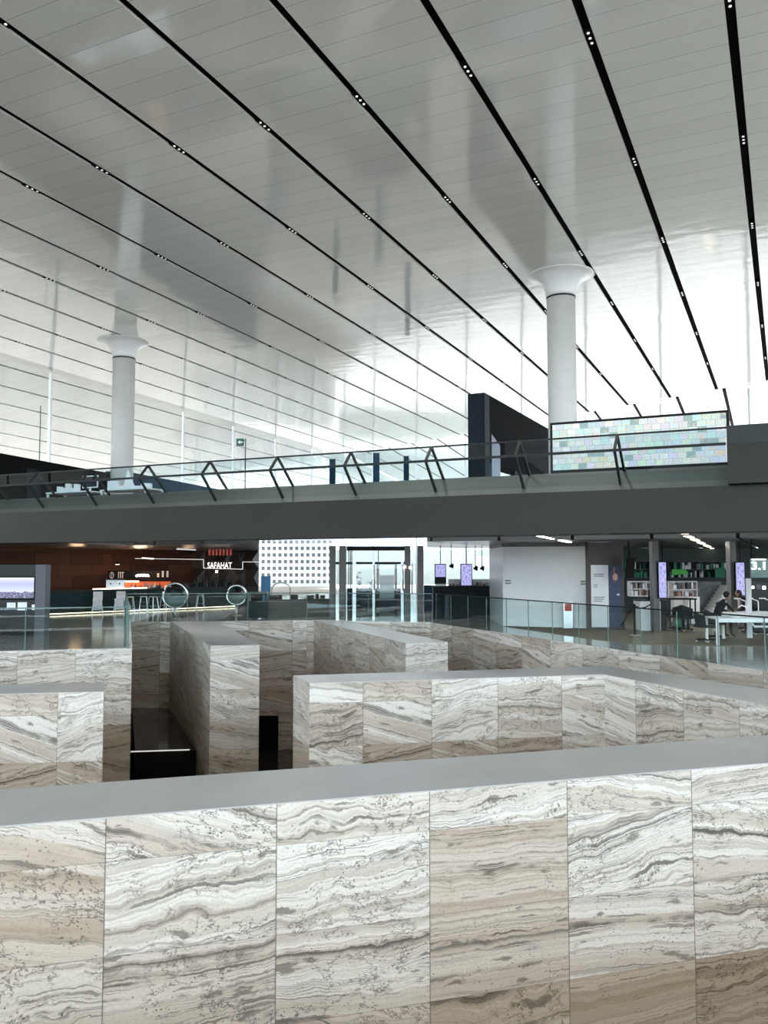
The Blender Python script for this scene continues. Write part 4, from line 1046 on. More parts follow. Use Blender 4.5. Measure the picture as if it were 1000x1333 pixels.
# arched white lamp / dome object
p = V(366, 775, 41); o = thing('arch_frame', 'white arched frame rising behind the black chairs', 'frame', (p.x, p.y, 0))
MB().tube([(.45 * cos(pi * i / 14), 0, 1.0 + .32 * sin(pi * i / 14)) for i in range(15)], .03).build('arch', M['steel'], o)
for sx in (-.45, .45): MB().tube([(sx, 0, 0), (sx, 0, 1.0)], .03).build('leg', M['steel'], o)
# blue figures poster beyond
p = V(346, 765, 44); tag(MB().box(p.x - .25, p.x + .25, p.y, p.y + .05, 0, 1.6).build('blue_sign', simple('sky_blue', (0.1, 0.35, 0.65), .5)), 'small blue standing sign in front of the bright windows at left', 'sign')
# white fretwork building outside / screen behind windows
Yf = 84.0; a = V(335, 765, Yf); b = V(432, 703, Yf)
m = MB(); m.face([(a.x - 6, Yf, 0), (b.x, Yf, 0), (b.x, Yf, b.z), (a.x - 6, Yf, b.z)], [(0, 0), (24, 0), (24, 7), (0, 7)])
m.face([(a.x - 6, Yf + 8, 0), (b.x, Yf + 8, 0), (b.x, Yf + 8, b.z), (a.x - 6, Yf + 8, b.z)]); m.face([(b.x, Yf, 0), (b.x, Yf + 8, 0), (b.x, Yf + 8, b.z), (b.x, Yf, b.z)])
m.face([(a.x - 6, Yf, b.z), (b.x, Yf, b.z), (b.x, Yf + 8, b.z), (a.x - 6, Yf + 8, b.z)])
tag(m.build('white_building', M['lattice']), 'white patterned building front seen through the windows left of the entrance', 'building')
pb = V(610, 745, 95); tag(MB().box(V(425, 740, 95).x, V(660, 740, 95).x, 95, 99, 0, ZW(768 - 4, 95) + 4.2).build('grey_building', simple('hazy_grey_green_block', (0.20, 0.24, 0.23), .7)), 'hazy grey green building beyond the entrance glazing', 'building')

# ================================================================ ENTRANCE
Ye = 33.9
en = thing('entrance_portal', 'glazed entrance portal with four tall dark columns and glass doors', 'entrance', (XW(490, Ye), Ye, 0))
mcol = simple('dark_taupe_column', (0.085, 0.08, 0.075), .35)
for x0, x1 in ((429, 437), (441.5, 450.5), (527, 534.5), (543.5, 551.5)):
    MB().box(XW(x0, Ye), XW(x1, Ye), Ye, Ye + .3, 0, ZSOF - .01).build('column', mcol, en, world=True)
for x0, x1, yt in ((459, 463.5, 729), (485, 488, 730), (522, 525.5, 730), (538.5, 541, 731)):
    MB().box(XW(x0, Ye), XW(x1, Ye), Ye + .05, Ye + .2, 0, ZW(yt, Ye)).build('door_post', M['steel'], en, world=True)
MB().box(XW(451, Ye), XW(527, Ye), Ye + .1, Ye + .5, ZW(716.5, Ye), ZW(711, Ye)).build('header_beam', M['black'], en, world=True)
MB().box(XW(437, Ye), XW(527, Ye), Ye + .1, Ye + .2, ZW(734.5, Ye), ZW(731.5, Ye)).build('transom', M['bracket'], en, world=True)
for x in (453, 457, 492, 455.3): MB().box(XW(x, Ye), XW(x + 1.0, Ye), Ye + .4, Ye + .5, 0, ZSOF - .01).build('mullion', M['black'], en, world=True)
for x0, x1 in ((464, 485), (489, 493.5), (517, 522)):
    pass
dr = MB(); 
dr.box(XW(490, Ye), XW(493.5, Ye), Ye + .8, Ye + .9, 0, ZW(733, Ye)); dr.box(XW(514, Ye), XW(517.5, Ye), Ye + .8, Ye + .9, 0, ZW(733, Ye)); dr.box(XW(490, Ye), XW(517, Ye), Ye + .8, Ye + .9, ZW(735, Ye), ZW(731.5, Ye))
dr.box(XW(494, Ye), XW(514, Ye), Ye + .8, Ye + .9, ZW(782, Ye), ZW(780.5, Ye)); door_ = dr.build('door', M['bracket'], en, world=True)
MB().box(XW(494, Ye), XW(513.5, Ye), Ye + .82, Ye + .84, ZW(780, Ye), ZW(749, Ye)).build('blind', simple('pale_grey_blind', (0.45, 0.5, 0.48), .6), door_, world=True)
m = MB()
for x0, x1 in ((464, 485), (488.5, 522), (526, 538)): m.face([(XW(x0, Ye), Ye + .12, 0), (XW(x1, Ye), Ye + .12, 0), (XW(x1, Ye), Ye + .12, ZW(732, Ye)), (XW(x0, Ye), Ye + .12, ZW(732, Ye))])
m.build('glass_pane', M['bglass'], en, world=True)
for x, y0, y1 in ((487.5, 735, 768), (524.8, 735, 769), (536.5, 733, 773)):
    MB().tube([(XW(x, Ye), Ye - .03, ZW(y1, Ye)), (XW(x, Ye), Ye - .03, ZW(y0, Ye))], .03).build('door_handle', M['steel'], en, world=True)
# plants outside the doors
random.seed(9)
for (px, h, lb) in ((466, 1.9, 'leafy dark shrub seen through the left entrance door'), (483, 1.5, 'lower leafy shrub beside the first one through the entrance door')):
    Yp = Ye + 4; p = V(px, 800, Yp); o = thing('shrub', lb, 'shrub', (p.x, p.y, 0))
    MB().tube([(0, 0, 0), (.03, 0, h * .6)], .03).build('stem', M['seatdk'], o)
    m = MB()
    for k in range(70):
        a = random.uniform(0, 2 * pi); z = random.uniform(h * .35, h); r = random.uniform(.02, .32) * (1.2 - z / h * .6)
        c = Vector((cos(a) * r, sin(a) * r, z)); t1 = Vector((random.uniform(-1, 1), random.uniform(-1, 1), random.uniform(-.6, 1))).normalized() * .09; t2 = t1.cross(Vector((random.uniform(-1, 1), random.uniform(-1, 1), 1))).normalized() * .035
        m.face([c - t1, c + t2, c + t1, c - t2])
    m.build('foliage', M['leaf'], o)
    MB().lathe([(.16, 0), (.22, .4)], n=16).build('pot', M['navy'], o)
# dark low wall outside the entrance
for (x0, x1, y0, lb) in ((452, 527, 766, 'dark blue low wall behind the entrance doors'), (552, 566, 762, 'dark blue low wall between the entrance and the counter')):
    Yp = Ye + 6; tag(MB().box(XW(x0, Yp), XW(x1, Yp), Yp, Yp + .3, 0, ZW(y0, Yp)).build('low_wall', M['navyblue']), lb, 'wall')
# signs near exit: warm lamps
for px, py in ((527, 738), (534, 739)):
    p = V(px, py, Ye - .05); o = tag(MB().sphere((0, 0, 0), .06).build('wall_lamp', M['warm_e']), 'small warm lamp on the entrance column, %s' % ('left one' if px == 527 else 'right one'), 'lamp'); o.location = p

# ---------------- dark service counter
Yd = G(0, 806).y
o = thing('service_counter', 'long black service counter left of the white box', 'counter', (XW(610, Yd), Yd, 0))
MB().box(XW(564, Yd), XW(655, Yd), Yd, Yd + .8, 0, ZW(764, Yd)).build('body', M['black'], o, world=True)
MB().box(XW(564, Yd), XW(655, Yd), Yd - .02, Yd, 0, ZW(778, Yd)).build('front_panel', M['navy'], o, world=True)
MB().box(XW(563, Yd), XW(655, Yd), Yd - .05, Yd + .85, ZW(764, Yd), ZW(763, Yd)).build('counter_top', M['black'], o, world=True)
def display(x0, x1, y0, y1, Y, label, ys=None):
    o = thing('display_screen', label, 'screen', (XW((x0 + x1) / 2, Y), Y, ZW(y1, Y)))
    fr_ = pbox(MB(), x0, y0, x1, y1, Y, .08).build('frame', M['black'], o, world=True)
    a = V(x0 + 1, y0 + 1, Y - .01); b = V(x1 - 1, ys or (y1 - 1), Y - .01); m = MB(); m.face([(a.x, a.y, b.z), (b.x, a.y, b.z), (b.x, a.y, a.z), (a.x, a.y, a.z)], [(0, 0), (1, 0), (1, 1), (0, 1)]); m.build('screen', M['info'], fr_, world=True)
    MB().bar(V((x0 + x1) / 2, y0, Y) + Vector((0, .04, 0)), Vector((V((x0 + x1) / 2, y0, Y).x, Y + .04, ZSOF)), .03).build('hanger', M['black'], o, world=True)
display(566, 581, 734, 760, Yd - .3, 'narrow upright violet display hanging over the left end of the black counter', 751)
display(599.5, 615, 734, 763, Yd - .3, 'narrow upright violet display hanging over the middle of the black counter')
pbox(MB(), 567, 760, 581, 764, Yd + .1, .2).build('tray', M['white']); tag(bpy.data.objects['tray'], 'white tray on the left end of the black counter', 'tray')
random.seed(4)
cs_ = thing('display_case', 'low white lit display case on the black counter', 'display case', (XW(610, Yd + .5), Yd + .5, ZW(764, Yd)))
pbox(MB(), 584, 754, 645, 764, Yd + .6, .1).build('back_panel', M['paper'], cs_, world=True)
pbox(MB(), 584, 754, 645, 755, Yd + .3, .3).build('top_shelf', M['white'], cs_, world=True)
for i in range(14):
    px = 586 + i * 4.3; h = random.uniform(3, 7); w = random.uniform(1.5, 3.2)
    o = pbox(MB(), px, 764 - h, px + w, 764, Yd + .35, .15).build('package', (M['mgrey'], M['red'], M['ink'], M['beigecl'])[i % 4]); tag(o, 'small package in the counter display case, %s from left' % ORD[i + 1], 'package', 'packages on the black counter')
# hanging track lamps near the box
for px, py, lb in ((587.5, 738, 'black hanging spotlight between the two violet displays'), (619, 741, 'black hanging spotlight right of the second violet display'), (627.5, 741, 'black hanging spotlight second right of the violet displays'), (651, 734, 'round black hanging lamp beside the white box')):
    p = V(px, py, Yd + .5); o = thing('hanging_spotlight', lb, 'spotlight', p)
    MB().lathe([(.05, .14), (.10, 0), (.09, -.03)], n=12, M=Matrix.Rotation(.5, 4, 'Y')).build('shade', M['black'], o); MB().bar((0, 0, .1), (0, 0, ZSOF - p.z), .025).build('stem', M['black'], o)

# ================================================================ WHITE BOX ROOM
Yb = 30.2
wb = thing('white_box_room', 'large plain white box room right of the black counter', 'room', (XW(710, Yb), Yb, 0))
bx = [(XW(654.5, Yb), Yb), (XW(767, 29.0), 29.0), (XW(767, 29.0), 33), (XW(654.5, Yb), 34)]
MB().prism(bx, 0, ZW(712, Yb)).build('wall_panel', M['white'], wb, world=True)
MB().prism([(bx[0][0], bx[0][1] + .25), (bx[1][0], bx[1][1] + .25), bx[2], bx[3]], ZW(712, Yb), ZSOF).build('recess', simple('grey_recess', (0.25, 0.25, 0.25), .5), wb, world=True)
def on_box(px): # depth on the slanting front
    d = ray(px, 750); k = d.x / d.y; (xa, ya), (xb, yb) = bx[0], bx[1]; t = (k * ya - xa) / ((xb - xa) - k * (yb - ya)); return ya + (yb - ya) * t
for (x0, y0, x1, y1, nm, lb) in ((658, 755, 667, 762, 'lettering_label', None), (756, 756, 762.5, 763, 'lettering_label', None)):
    Yy = on_box((x0 + x1) / 2) - .03
    for r in range(2):
        m = MB()
        for k_ in range(4): pbox(m, x0 + k_ * (x1 - x0) / 4, y0 + r * 3.4, x0 + (k_ + .7) * (x1 - x0) / 4, y0 + r * 3.4 + 1.8, Yy, .01)
        m.build(nm, M['mgrey'], wb, world=True)
# light strip in the soffit by the box
sl_ = thing('linear_light', 'row of lit strips in the soffit above the white box', 'lamp', G(730, 704, ZSOF))
for (x0, y0, x1, y1) in ((701, 697.5, 719, 701.5), (729, 703.5, 742, 706), (753, 708, 764, 710.2)):
    a = G(x0, y0, ZSOF - .02); b = G(x1, y1, ZSOF - .02); MB().bar(a, b, .12, .02).build('light_strip', M['strip_e'], sl_, world=True)
# fire point
Yp = on_box(739) - .25
fp = thing('fire_cabinet_post', 'short steel post with a red square fire panel against the white box', 'fire post', (XW(739, Yp), Yp, 0))
MB().box(XW(733, Yp), XW(745, Yp), Yp, Yp + .2, 0, ZW(784, Yp)).build('post', M['steel'], fp, world=True)
MB().box(XW(734.5, Yp), XW(743.5, Yp), Yp - .015, Yp, ZW(795.5, Yp), ZW(786, Yp)).build('red_panel', M['red'], fp, world=True)
# banner frame
Yn = 28.4
bn = thing('banner_stand', 'tall dark brown frame with a white notice and a printed portrait banner', 'banner', (XW(790, Yn), Yn, 0))
brn = simple('dark_brown_frame', (0.045, 0.028, 0.022), .4)
MB().box(XW(765.5, Yn), XW(812, Yn), Yn, Yn + .35, 0, ZSOF - .01).build('frame', brn, bn, world=True)
MB().box(XW(764, Yn), XW(812, Yn), Yn - .12, Yn, 0, .07).build('base', brn, bn, world=True)
MB().box(XW(769, Yn), XW(791.5, Yn), Yn - .04, Yn - .001, .1, ZW(735.5, Yn)).build('notice', M['paper'], bn, world=True)
for (x0, x1, y) in ((773, 787, 747), (773, 786, 749.5), (773, 778, 761), (773, 778, 763.5), (773, 787, 777), (773, 786, 779.5), (773, 784, 782)):
    pbox(MB(), x0, y, x1, y + .9, Yn - .046, .004).build('printed_line', M['mgrey'], bn, world=True)
MB().box(XW(792, Yn), XW(808.5, Yn), Yn - .04, Yn - .001, .1, ZW(736, Yn)).build('portrait_panel', simple('navy_print', (0.045, 0.06, 0.12), .5), bn, world=True)
a = V(801, 751, Yn - .05); MB().sphere((a.x, a.y, a.z), .085, .012, .12).build('printed_face', simple('printed_skin', (0.62, 0.40, 0.36), .5), bn, world=True)
m = MB(); m.sphere((a.x, a.y + .004, a.z - .02), .13, .008, .18); m.build('printed_headscarf', simple('printed_scarf', (0.16, 0.10, 0.14), .5), bn, world=True)
a = V(805, 774, Yn - .05); MB().sphere((a.x, a.y, a.z), .055, .01, .035).build('printed_hand', M['paper'], bn, world=True)
m = MB()
for (x0, y0, x1, y1) in ((794, 749, 800, 738), (800, 739, 799.5, 746), (803, 738, 806.5, 747), (793, 764, 796, 763), (793, 784, 796, 783)): m.bar(V(x0, y0, Yn - .047), V(x1, y1, Yn - .047), .035, .004)
m.build('printed_marks', simple('printed_pink', (0.45, 0.25, 0.25), .5), bn, world=True)

# ================================================================ RIGHT: carpet, columns, shelves, desks
cp = MB(); pts = [G(656, 815.2), G(765, 831.5), G(830, 839), G(1000, 842), G(1300, 846), Vector((45, 22, 0)), Vector((45, 44, 0)), Vector((XW(656, 34), 44, 0))]
cp.prism([xy(p) for p in pts], 0.001, 0.012)
tag(cp.build('carpet', M['carpet']), 'brown carpet covering the reading area behind the right balustrade', 'carpet')
# stanchion with rope
Yr = 26.2
sx_ = thing('rope_stanchion', 'black post with a drooping belt left of the white reception desk', 'stanchion', (XW(825, Yr), Yr, 0))
MB().tube([(0, 0, 0), (0, 0, .98)], .03).build('post', M['black'], sx_); MB().lathe([(.17, 0), (.16, .025)], n=20).build('base', M['steel'], sx_)
MB().tube([(0, 0, .92), (-.15, .02, .75), (-.3, .04, .45), (-.42, .05, .32)], .02).build('belt', M['black'], sx_)
MB().tube([(0, 0, .92), (.2, .1, .84), (.4, .2, .86), (.6, .3, .95)], .02).build('belt', M['black'], sx_)
# reception desk
Yq = G(0, 821.5).y
rdsk = thing('reception_desk', 'white square reception desk with a monitor, behind the right balustrade', 'desk', (XW(846, Yq), Yq, 0))
MB().box(XW(832.5, Yq), XW(859, Yq), Yq, Yq + .75, 0, 0.98).build('body', M['white'], rdsk, world=True)
MB().box(XW(831, Yq), XW(872, Yq), Yq + .05, Yq + .8, 0.98, 1.02).build('desktop', M['dgrey'], rdsk, world=True)
MB().box(XW(860, Yq), XW(868, Yq), Yq + .1, Yq + .7, 0, .98).build('side_panel', M['dgrey'], rdsk, world=True)
p = V(845, 780, Yq + .4); mo = thing('monitor', 'black monitor turned edge on, on the white reception desk', 'monitor', (p.x, p.y, 1.02), 1.3)
MB().box(-.22, .22, -.02, .02, .1, .36).build('screen', M['black'], mo); MB().box(-.03, .03, -.03, .03, 0, .12).build('stand', M['black'], mo); MB().box(-.1, .1, -.08, .08, 0, .01).build('foot', M['black'], mo)
# brown/ dark columns with violet displays
for (x0, x1, Y, lb) in ((850, 858, 27.2, 'slim taupe column behind the reception desk'), (951, 959, 27.0, 'slim taupe column behind the two seated people'), (1010, 1025, 24, 'slim taupe column at the right border')):
    tag(MB().box(XW(x0, Y), XW(x1, Y), Y, Y + .35, 0, ZSOF - .01).build('column', mcol), lb, 'column')
display(856.5, 869, 731, 779, 27.1, 'tall violet display beside the slim taupe column above the reception desk')
display(957, 971, 731.5, 776, 26.85, 'tall violet display beside the taupe column behind the seated people')
# hanging television
Yt = 27.6; tv = thing('television', 'black hanging television tilted at the upper right of the banner', 'television', (XW(819, Yt), Yt, ZW(752, Yt)), 0)
m = MB(); a = V(812, 726, Yt); b = V(825, 752, Yt); m.box(-.17, .17, -.03, .03, 0, a.z - b.z); o = m.build('screen', M['black'], tv); o.rotation_euler = (.15, 0, .5)
MB().bar((0, 0, a.z - b.z), (0, 0, ZSOF - tv.location.z), .04).build('hanger', M['black'], tv)

# raised library tiers with glass fronts and books
def nth(i):
    U = 'zeroth first second third fourth fifth sixth seventh eighth ninth tenth eleventh twelfth thirteenth fourteenth fifteenth sixteenth seventeenth eighteenth nineteenth'.split()
    return U[i] if i < 20 else ({20: 'twentieth', 30: 'thirtieth', 40: 'fortieth'}[i] if i % 10 == 0 else ['', '', 'twenty-', 'thirty-', 'forty-'][i // 10] + U[i % 10])
CN = {}
def book_tier(x0, x1, ytop, ybot, Y, label, colors, rows, dens, seed, glass=True):
    random.seed(seed)
    X0, X1 = XW(x0, Y), XW(x1, Y); z0, z1 = ZW(ybot, Y), ZW(ytop, Y)
    o = thing('bookshelf', {'the upper shelf at left': 'green lit upper shelf left of the first violet display', 'the long upper shelf at right': 'green lit upper shelf between the two violet displays', 'the pinkish shelf at left': 'white lower shelf left of the first violet display', 'the pinkish shelf at right': 'white lower shelf right of the first violet display'}[label], 'bookshelf', ((X0 + X1) / 2, Y, max(0, z0)))
    MB().box(X0, X1, Y + .35, Y + .40, z0, z1).build('back_panel', M['dgrey'] if glass else M['paper'], o, world=True)
    for r in range(rows + 1):
        z = z0 + (z1 - z0) * r / rows; MB().box(X0, X1, Y, Y + .35, z - .015, z + .015).build('shelf_board', M['white'] if not glass else M['mgrey'], o, world=True)
    nd = max(1, int((X1 - X0) / 1.1))
    for i in range(nd + 1):
        x = X0 + (X1 - X0) * i / nd; MB().box(x - .015, x + .015, Y, Y + .36, z0, z1).build('upright', M['white'] if not glass else M['mgrey'], o, world=True)
    for r in range(rows):
        z = z0 + (z1 - z0) * r / rows + .016; hmax = (z1 - z0) / rows - .04; x = X0 + .05
        nb = 0
        while x < X1 - .1:
            w = random.uniform(.05, .14)
            if random.random() < dens:
                h = hmax * random.uniform(.55, .95)
                b_ = MB().box(x, x + w, Y + .06, Y + .3, z, z + h).build('book', random.choice(colors)); nb += 1; tag(b_, 'book, %s from left in the %s row of %s' % (nth(nb), ('lower', 'upper')[r], label), 'book', 'books on ' + label)
            x += w + random.uniform(.01, .06)
    return o
cw = [M['paper'], M['white'], M['dgreen'], M['mgrey']]
book_tier(800, 849, 730, 752, 36.0, 'the upper shelf at left', [M['paper'], M['dgreen'], M['dgreen'], M['white'], M['teal']], 2, .8, 31)
book_tier(870, 951, 731, 752, 38.0, 'the long upper shelf at right', [M['paper'], M['dgreen'], M['paper'], M['white'], M['teal']], 2, .75, 32)
pk = [simple('pink_beige_spine', (0.50, 0.36, 0.31), .6), simple('brown_spine', (0.25, 0.14, 0.10), .6), M['paper'], M['mgrey']]
book_tier(820, 850, 757, 776, 33.0, 'the pinkish shelf at left', pk, 2, .7, 33, False)
book_tier(870, 907, 757, 778, 33.0, 'the pinkish shelf at right', pk, 2, .85, 34, False)
for (x0, y0, x1, y1, nm, mt, lb) in ((875, 741, 897, 749, 'green_board', 'green', 'bright green slanted board on the upper shelf'), (931, 739, 944, 752, 'green_board', 'dgreen', 'dark green board at the right end of the upper shelf')):
    m = MB(); Yy = 37.6; a = V(x0, y1, Yy); b = V(x1, y1 - (2 if mt == 'green' else 0), Yy); c = V(x1 - 5 if mt == 'green' else x1, y0, Yy); d = V(x0, y0, Yy)
    dv_ = Vector((0, .06, 0)); m.face([a, b, c, d]); m.face([a + dv_, b + dv_, c + dv_, d + dv_])
    for s0_, s1_ in ((a, b), (b, c), (c, d), (d, a)): m.face([s0_, s1_, s1_ + dv_, s0_ + dv_])
    tag(m.build(nm, M[mt]), lb, 'board')
# band between tiers
for (x0, x1, Y, lb) in ((800, 850, 35.7, 'dark ledge under the green lit shelf at left'), (869, 952, 37.4, 'dark ledge under the green lit shelf at right')):
    tag(pbox(MB(), x0, 752.2, x1, 757, Y, .5).build('ledge', M['dgrey']), lb, 'ledge')
uvwall('wall_back_tiers', (XW(795, 39.3), 39.3), (23, 39.3), 0, ZSOF, simple('dark_green_grey_tier_wall', (0.035, 0.06, 0.055), .5), label='dark tier wall behind the book shelves')
# white cabinet and desk
Yw = 31.8
tag(MB().box(XW(877, Yw), XW(894, Yw), Yw, Yw + .5, 0, ZW(777, Yw)).build('cabinet', M['white']), 'low white cabinet below the pinkish shelf', 'cabinet')
tag(MB().box(XW(895, Yw - .6), XW(910, Yw - .6), Yw - .6, Yw - .1, 0, ZW(777, Yw - .6)).build('cabinet', M['white']), 'taller white cabinet end left of the stairs', 'cabinet')
# stair
st_ = thing('staircase', 'dark stair flight with a white stepped edge rising to the right', 'stairs', (XW(925, 33), 33, 0))
m = MB(); N = 11; xs0, xs1 = XW(918, 33), XW(951, 33); zt = ZW(762, 33)
for i in range(N):
    xa = xs0 + (xs1 - xs0) * i / N; m.box(xa, xs1, 33, 33.9, zt * i / N, zt * (i + 1) / N)
m.build('steps', M['white'], st_, world=True)
m = MB(); m.face([(XW(906, 33.9), 33.95, 0), (xs1, 33.95, 0), (xs1, 33.95, ZW(757, 33.9)), (XW(906, 33.9), 33.95, ZW(757, 33.9))])
m.face([(XW(906, 33.9), 34.0, 0), (xs1, 34.0, 0), (xs1, 34.0, ZW(757, 33.9)), (XW(906, 33.9), 34.0, ZW(757, 33.9))]); m.build('side_wall', simple('dark_marbled_panel', (0.10, 0.115, 0.12), .4, var=.6, scale=2.5), st_, world=True)
# sector sign 3.1
Yz = 25.5; sg = thing('number_sign', 'green glass sign with large white number 3.1 at right', 'sign', (XW(988, Yz), Yz, ZW(748, Yz)))
pbox(MB(), 977, 727, 1010, 752, Yz, .04).build('panel', simple('grey_green_panel', (0.10, 0.19, 0.18), .3), sg, world=True)
t = text_mesh('3.1', .34, M['white_e'], sx=1.25); t.parent = sg; t.location = (0, -.03, 11 * Yz / F)
pbox(MB(), 979, 727.5, 997, 728.8, Yz - .02, .02).build('panel_light', M['white_e'], sg, world=True)
MB().bar(V(978, 727, Yz), Vector((V(978, 727, Yz).x, Yz, ZSOF)), .04).build('hanger', M['black'], sg, world=True)
# white door leaf and dark rack at right
tag(MB().box(XW(971, 25.2), XW(977.5, 25.2), 25.2, 25.26, 0, ZW(753, 25.2)).build('white_divider', M['white']), 'narrow white upright panel beside the second violet display', 'panel')
rk = thing('equipment_rack', 'dark open rack with small lit screens under the 3.1 sign', 'rack', (XW(988, 27.6), 27.6, 0))
MB().box(XW(978, 27.6), XW(999, 27.6), 27.6, 28.2, 0, ZW(757, 27.6)).build('body', M['dgrey'], rk, world=True)
for (x0, y0, x1, y1) in ((979, 763, 982, 766), (985, 761, 991, 767), (993, 763, 997, 767)):
    pbox(MB(), x0, y0, x1, y1, 27.58, .02).build('small_screen', M['white_e'] if x0 != 985 else M['mgrey'], rk, world=True)

# soffit lights at right: rows of small fittings
for row, (xa, ya, xb, yb, N) in enumerate(((889, 694, 953, 726, 9),)):
    for i in range(N):
        t0 = i / (N - 1); x = xa + (xb - xa) * t0; y = ya + (yb - ya) * (t0 ** .9)
        a = G(x - 3.4 + t0 * 1.5, y - 1.2, ZSOF - .02); b = G(x + 3.4 - t0 * 1.5, y + .9, ZSOF - .02)
        if (b - a).length > 8: 
            a = V(x - 2, y - .6, 60); b = V(x + 2, y + .6, 60)
        o = thing('soffit_light', 'small bright light in the slanting soffit row at right, %s from left' % ORD[i + 1], 'lamp', (a + b) / 2, 0, 'row of lights in the right soffit')
        MB().bar(a, b, .16, .02).build('light_strip', M['warm_e'], o, world=True)

# ================================================================ DESKS, CHAIRS, PEOPLE at right
def white_desk(pa, ang, L, D, label, H=.74):
    o = thing('work_table', label, 'table', pa, ang)
    MB().box(0, L, 0, D, H - .04, H).build('table_top', M['white'], o)
    m = MB()
    for x in (0.03, L - .03):
        for y in (.03, D - .03): MB().box(x - .035, x + .035, y - .035, y + .035, 0, H - .04).build('leg', M['white'], o)
    MB().box(0, L, 0, .05, H - .11, H - .04).build('apron', M['white'], o)
    return o
pa = G(933.5, 840.5); td = white_desk(pa, radians(-4), 3.6, 1.0, 'white work table with square legs nearest the right balustrade')
# cable tray under the table
MB().tube([(1.0, .3, .66), (1.12, .3, .50), (1.75, .3, .50), (1.87, .3, .66)], .03, 8).build('cable_tray', M['white'], td)
# raised white desk row behind
pb_ = G(941, 832); td2 = white_desk(pb_, radians(-2), 4.2, .8, 'white work table in the second row carrying the white desk lamps', .78)
def make_office_chair():
    o = thing('office_chair', 'x', 'chair')
    for i in range(5):
        a = i * 2 * pi / 5 + .3; l = MB().bar((0, 0, .09), (.28 * cos(a), .28 * sin(a), .07), .04).build('base_arm', M['black'], o)
        MB().sphere((.28 * cos(a), .28 * sin(a), .035), .035, n=8).build('caster', M['steel'], l)
    MB().tube([(0, 0, .08), (0, 0, .42)], .03).build('stem', M['steel'], o)
    MB().box(-.24, .24, -.24, .24, .42, .49).build('seat', M['seatdk'], o, bevel=.03)
    m = MB(); n = 8
    for i in range(n):
        a0 = (i / n - .5) * 2.0; a1 = ((i + 1) / n - .5) * 2.0
        for (r0, r1) in ((.27, .29), (.30, .32)):
            m.face([(r0 * sin(a0), r0 * cos(a0) - .04, .47), (r0 * sin(a1), r0 * cos(a1) - .04, .47), (r1 * sin(a1), r1 * cos(a1), .86 - .1 * abs(a1)), (r1 * sin(a0), r1 * cos(a0), .86 - .1 * abs(a0))], smooth=True)
    m.build('backrest', M['seatdk'], o)
    return o
oc = make_office_chair(); oc.location = G(919, 836); oc.rotation_euler[2] = radians(100); oc['label'] = 'dark office chair nearest, left of the white table'; oc['group'] = 'dark office chairs at the right desks'
dup(oc, G(993, 826.5), radians(255), 'dark office chair under the person with long black hair')
dup(oc, G(962, 820.5), radians(190), 'dark office chair under the person in the beige top')
dup(oc, G(880, 820), radians(200), 'dark chair at the black table right of the reception desk')
dup(oc, G(893, 822), radians(150), 'second dark chair at the black table, nearer the stairs')
o = thing('side_table', 'black topped table right of the reception desk', 'table', G(888, 815))
MB().box(-.55, .45, -.3, .3, .95, 1.0).build('table_top', M['black'], o)
for x in (-.5, .4):
    for y in (-.25, .25): MB().box(x - .02, x + .02, y - .02, y + .02, 0, .95).build('leg', M['black'], o)
for (px, x1, mt, lb) in ((878, 886, 'dgreen', 'dark green bin under the black topped table'), (888, 896, 'teal', 'teal bin under the black topped table, right one')):
    Yy = 28.5; tag(MB().box(XW(px, Yy), XW(x1, Yy), Yy, Yy + .3, 0, .6).build('bin', M[mt]), lb, 'bin')

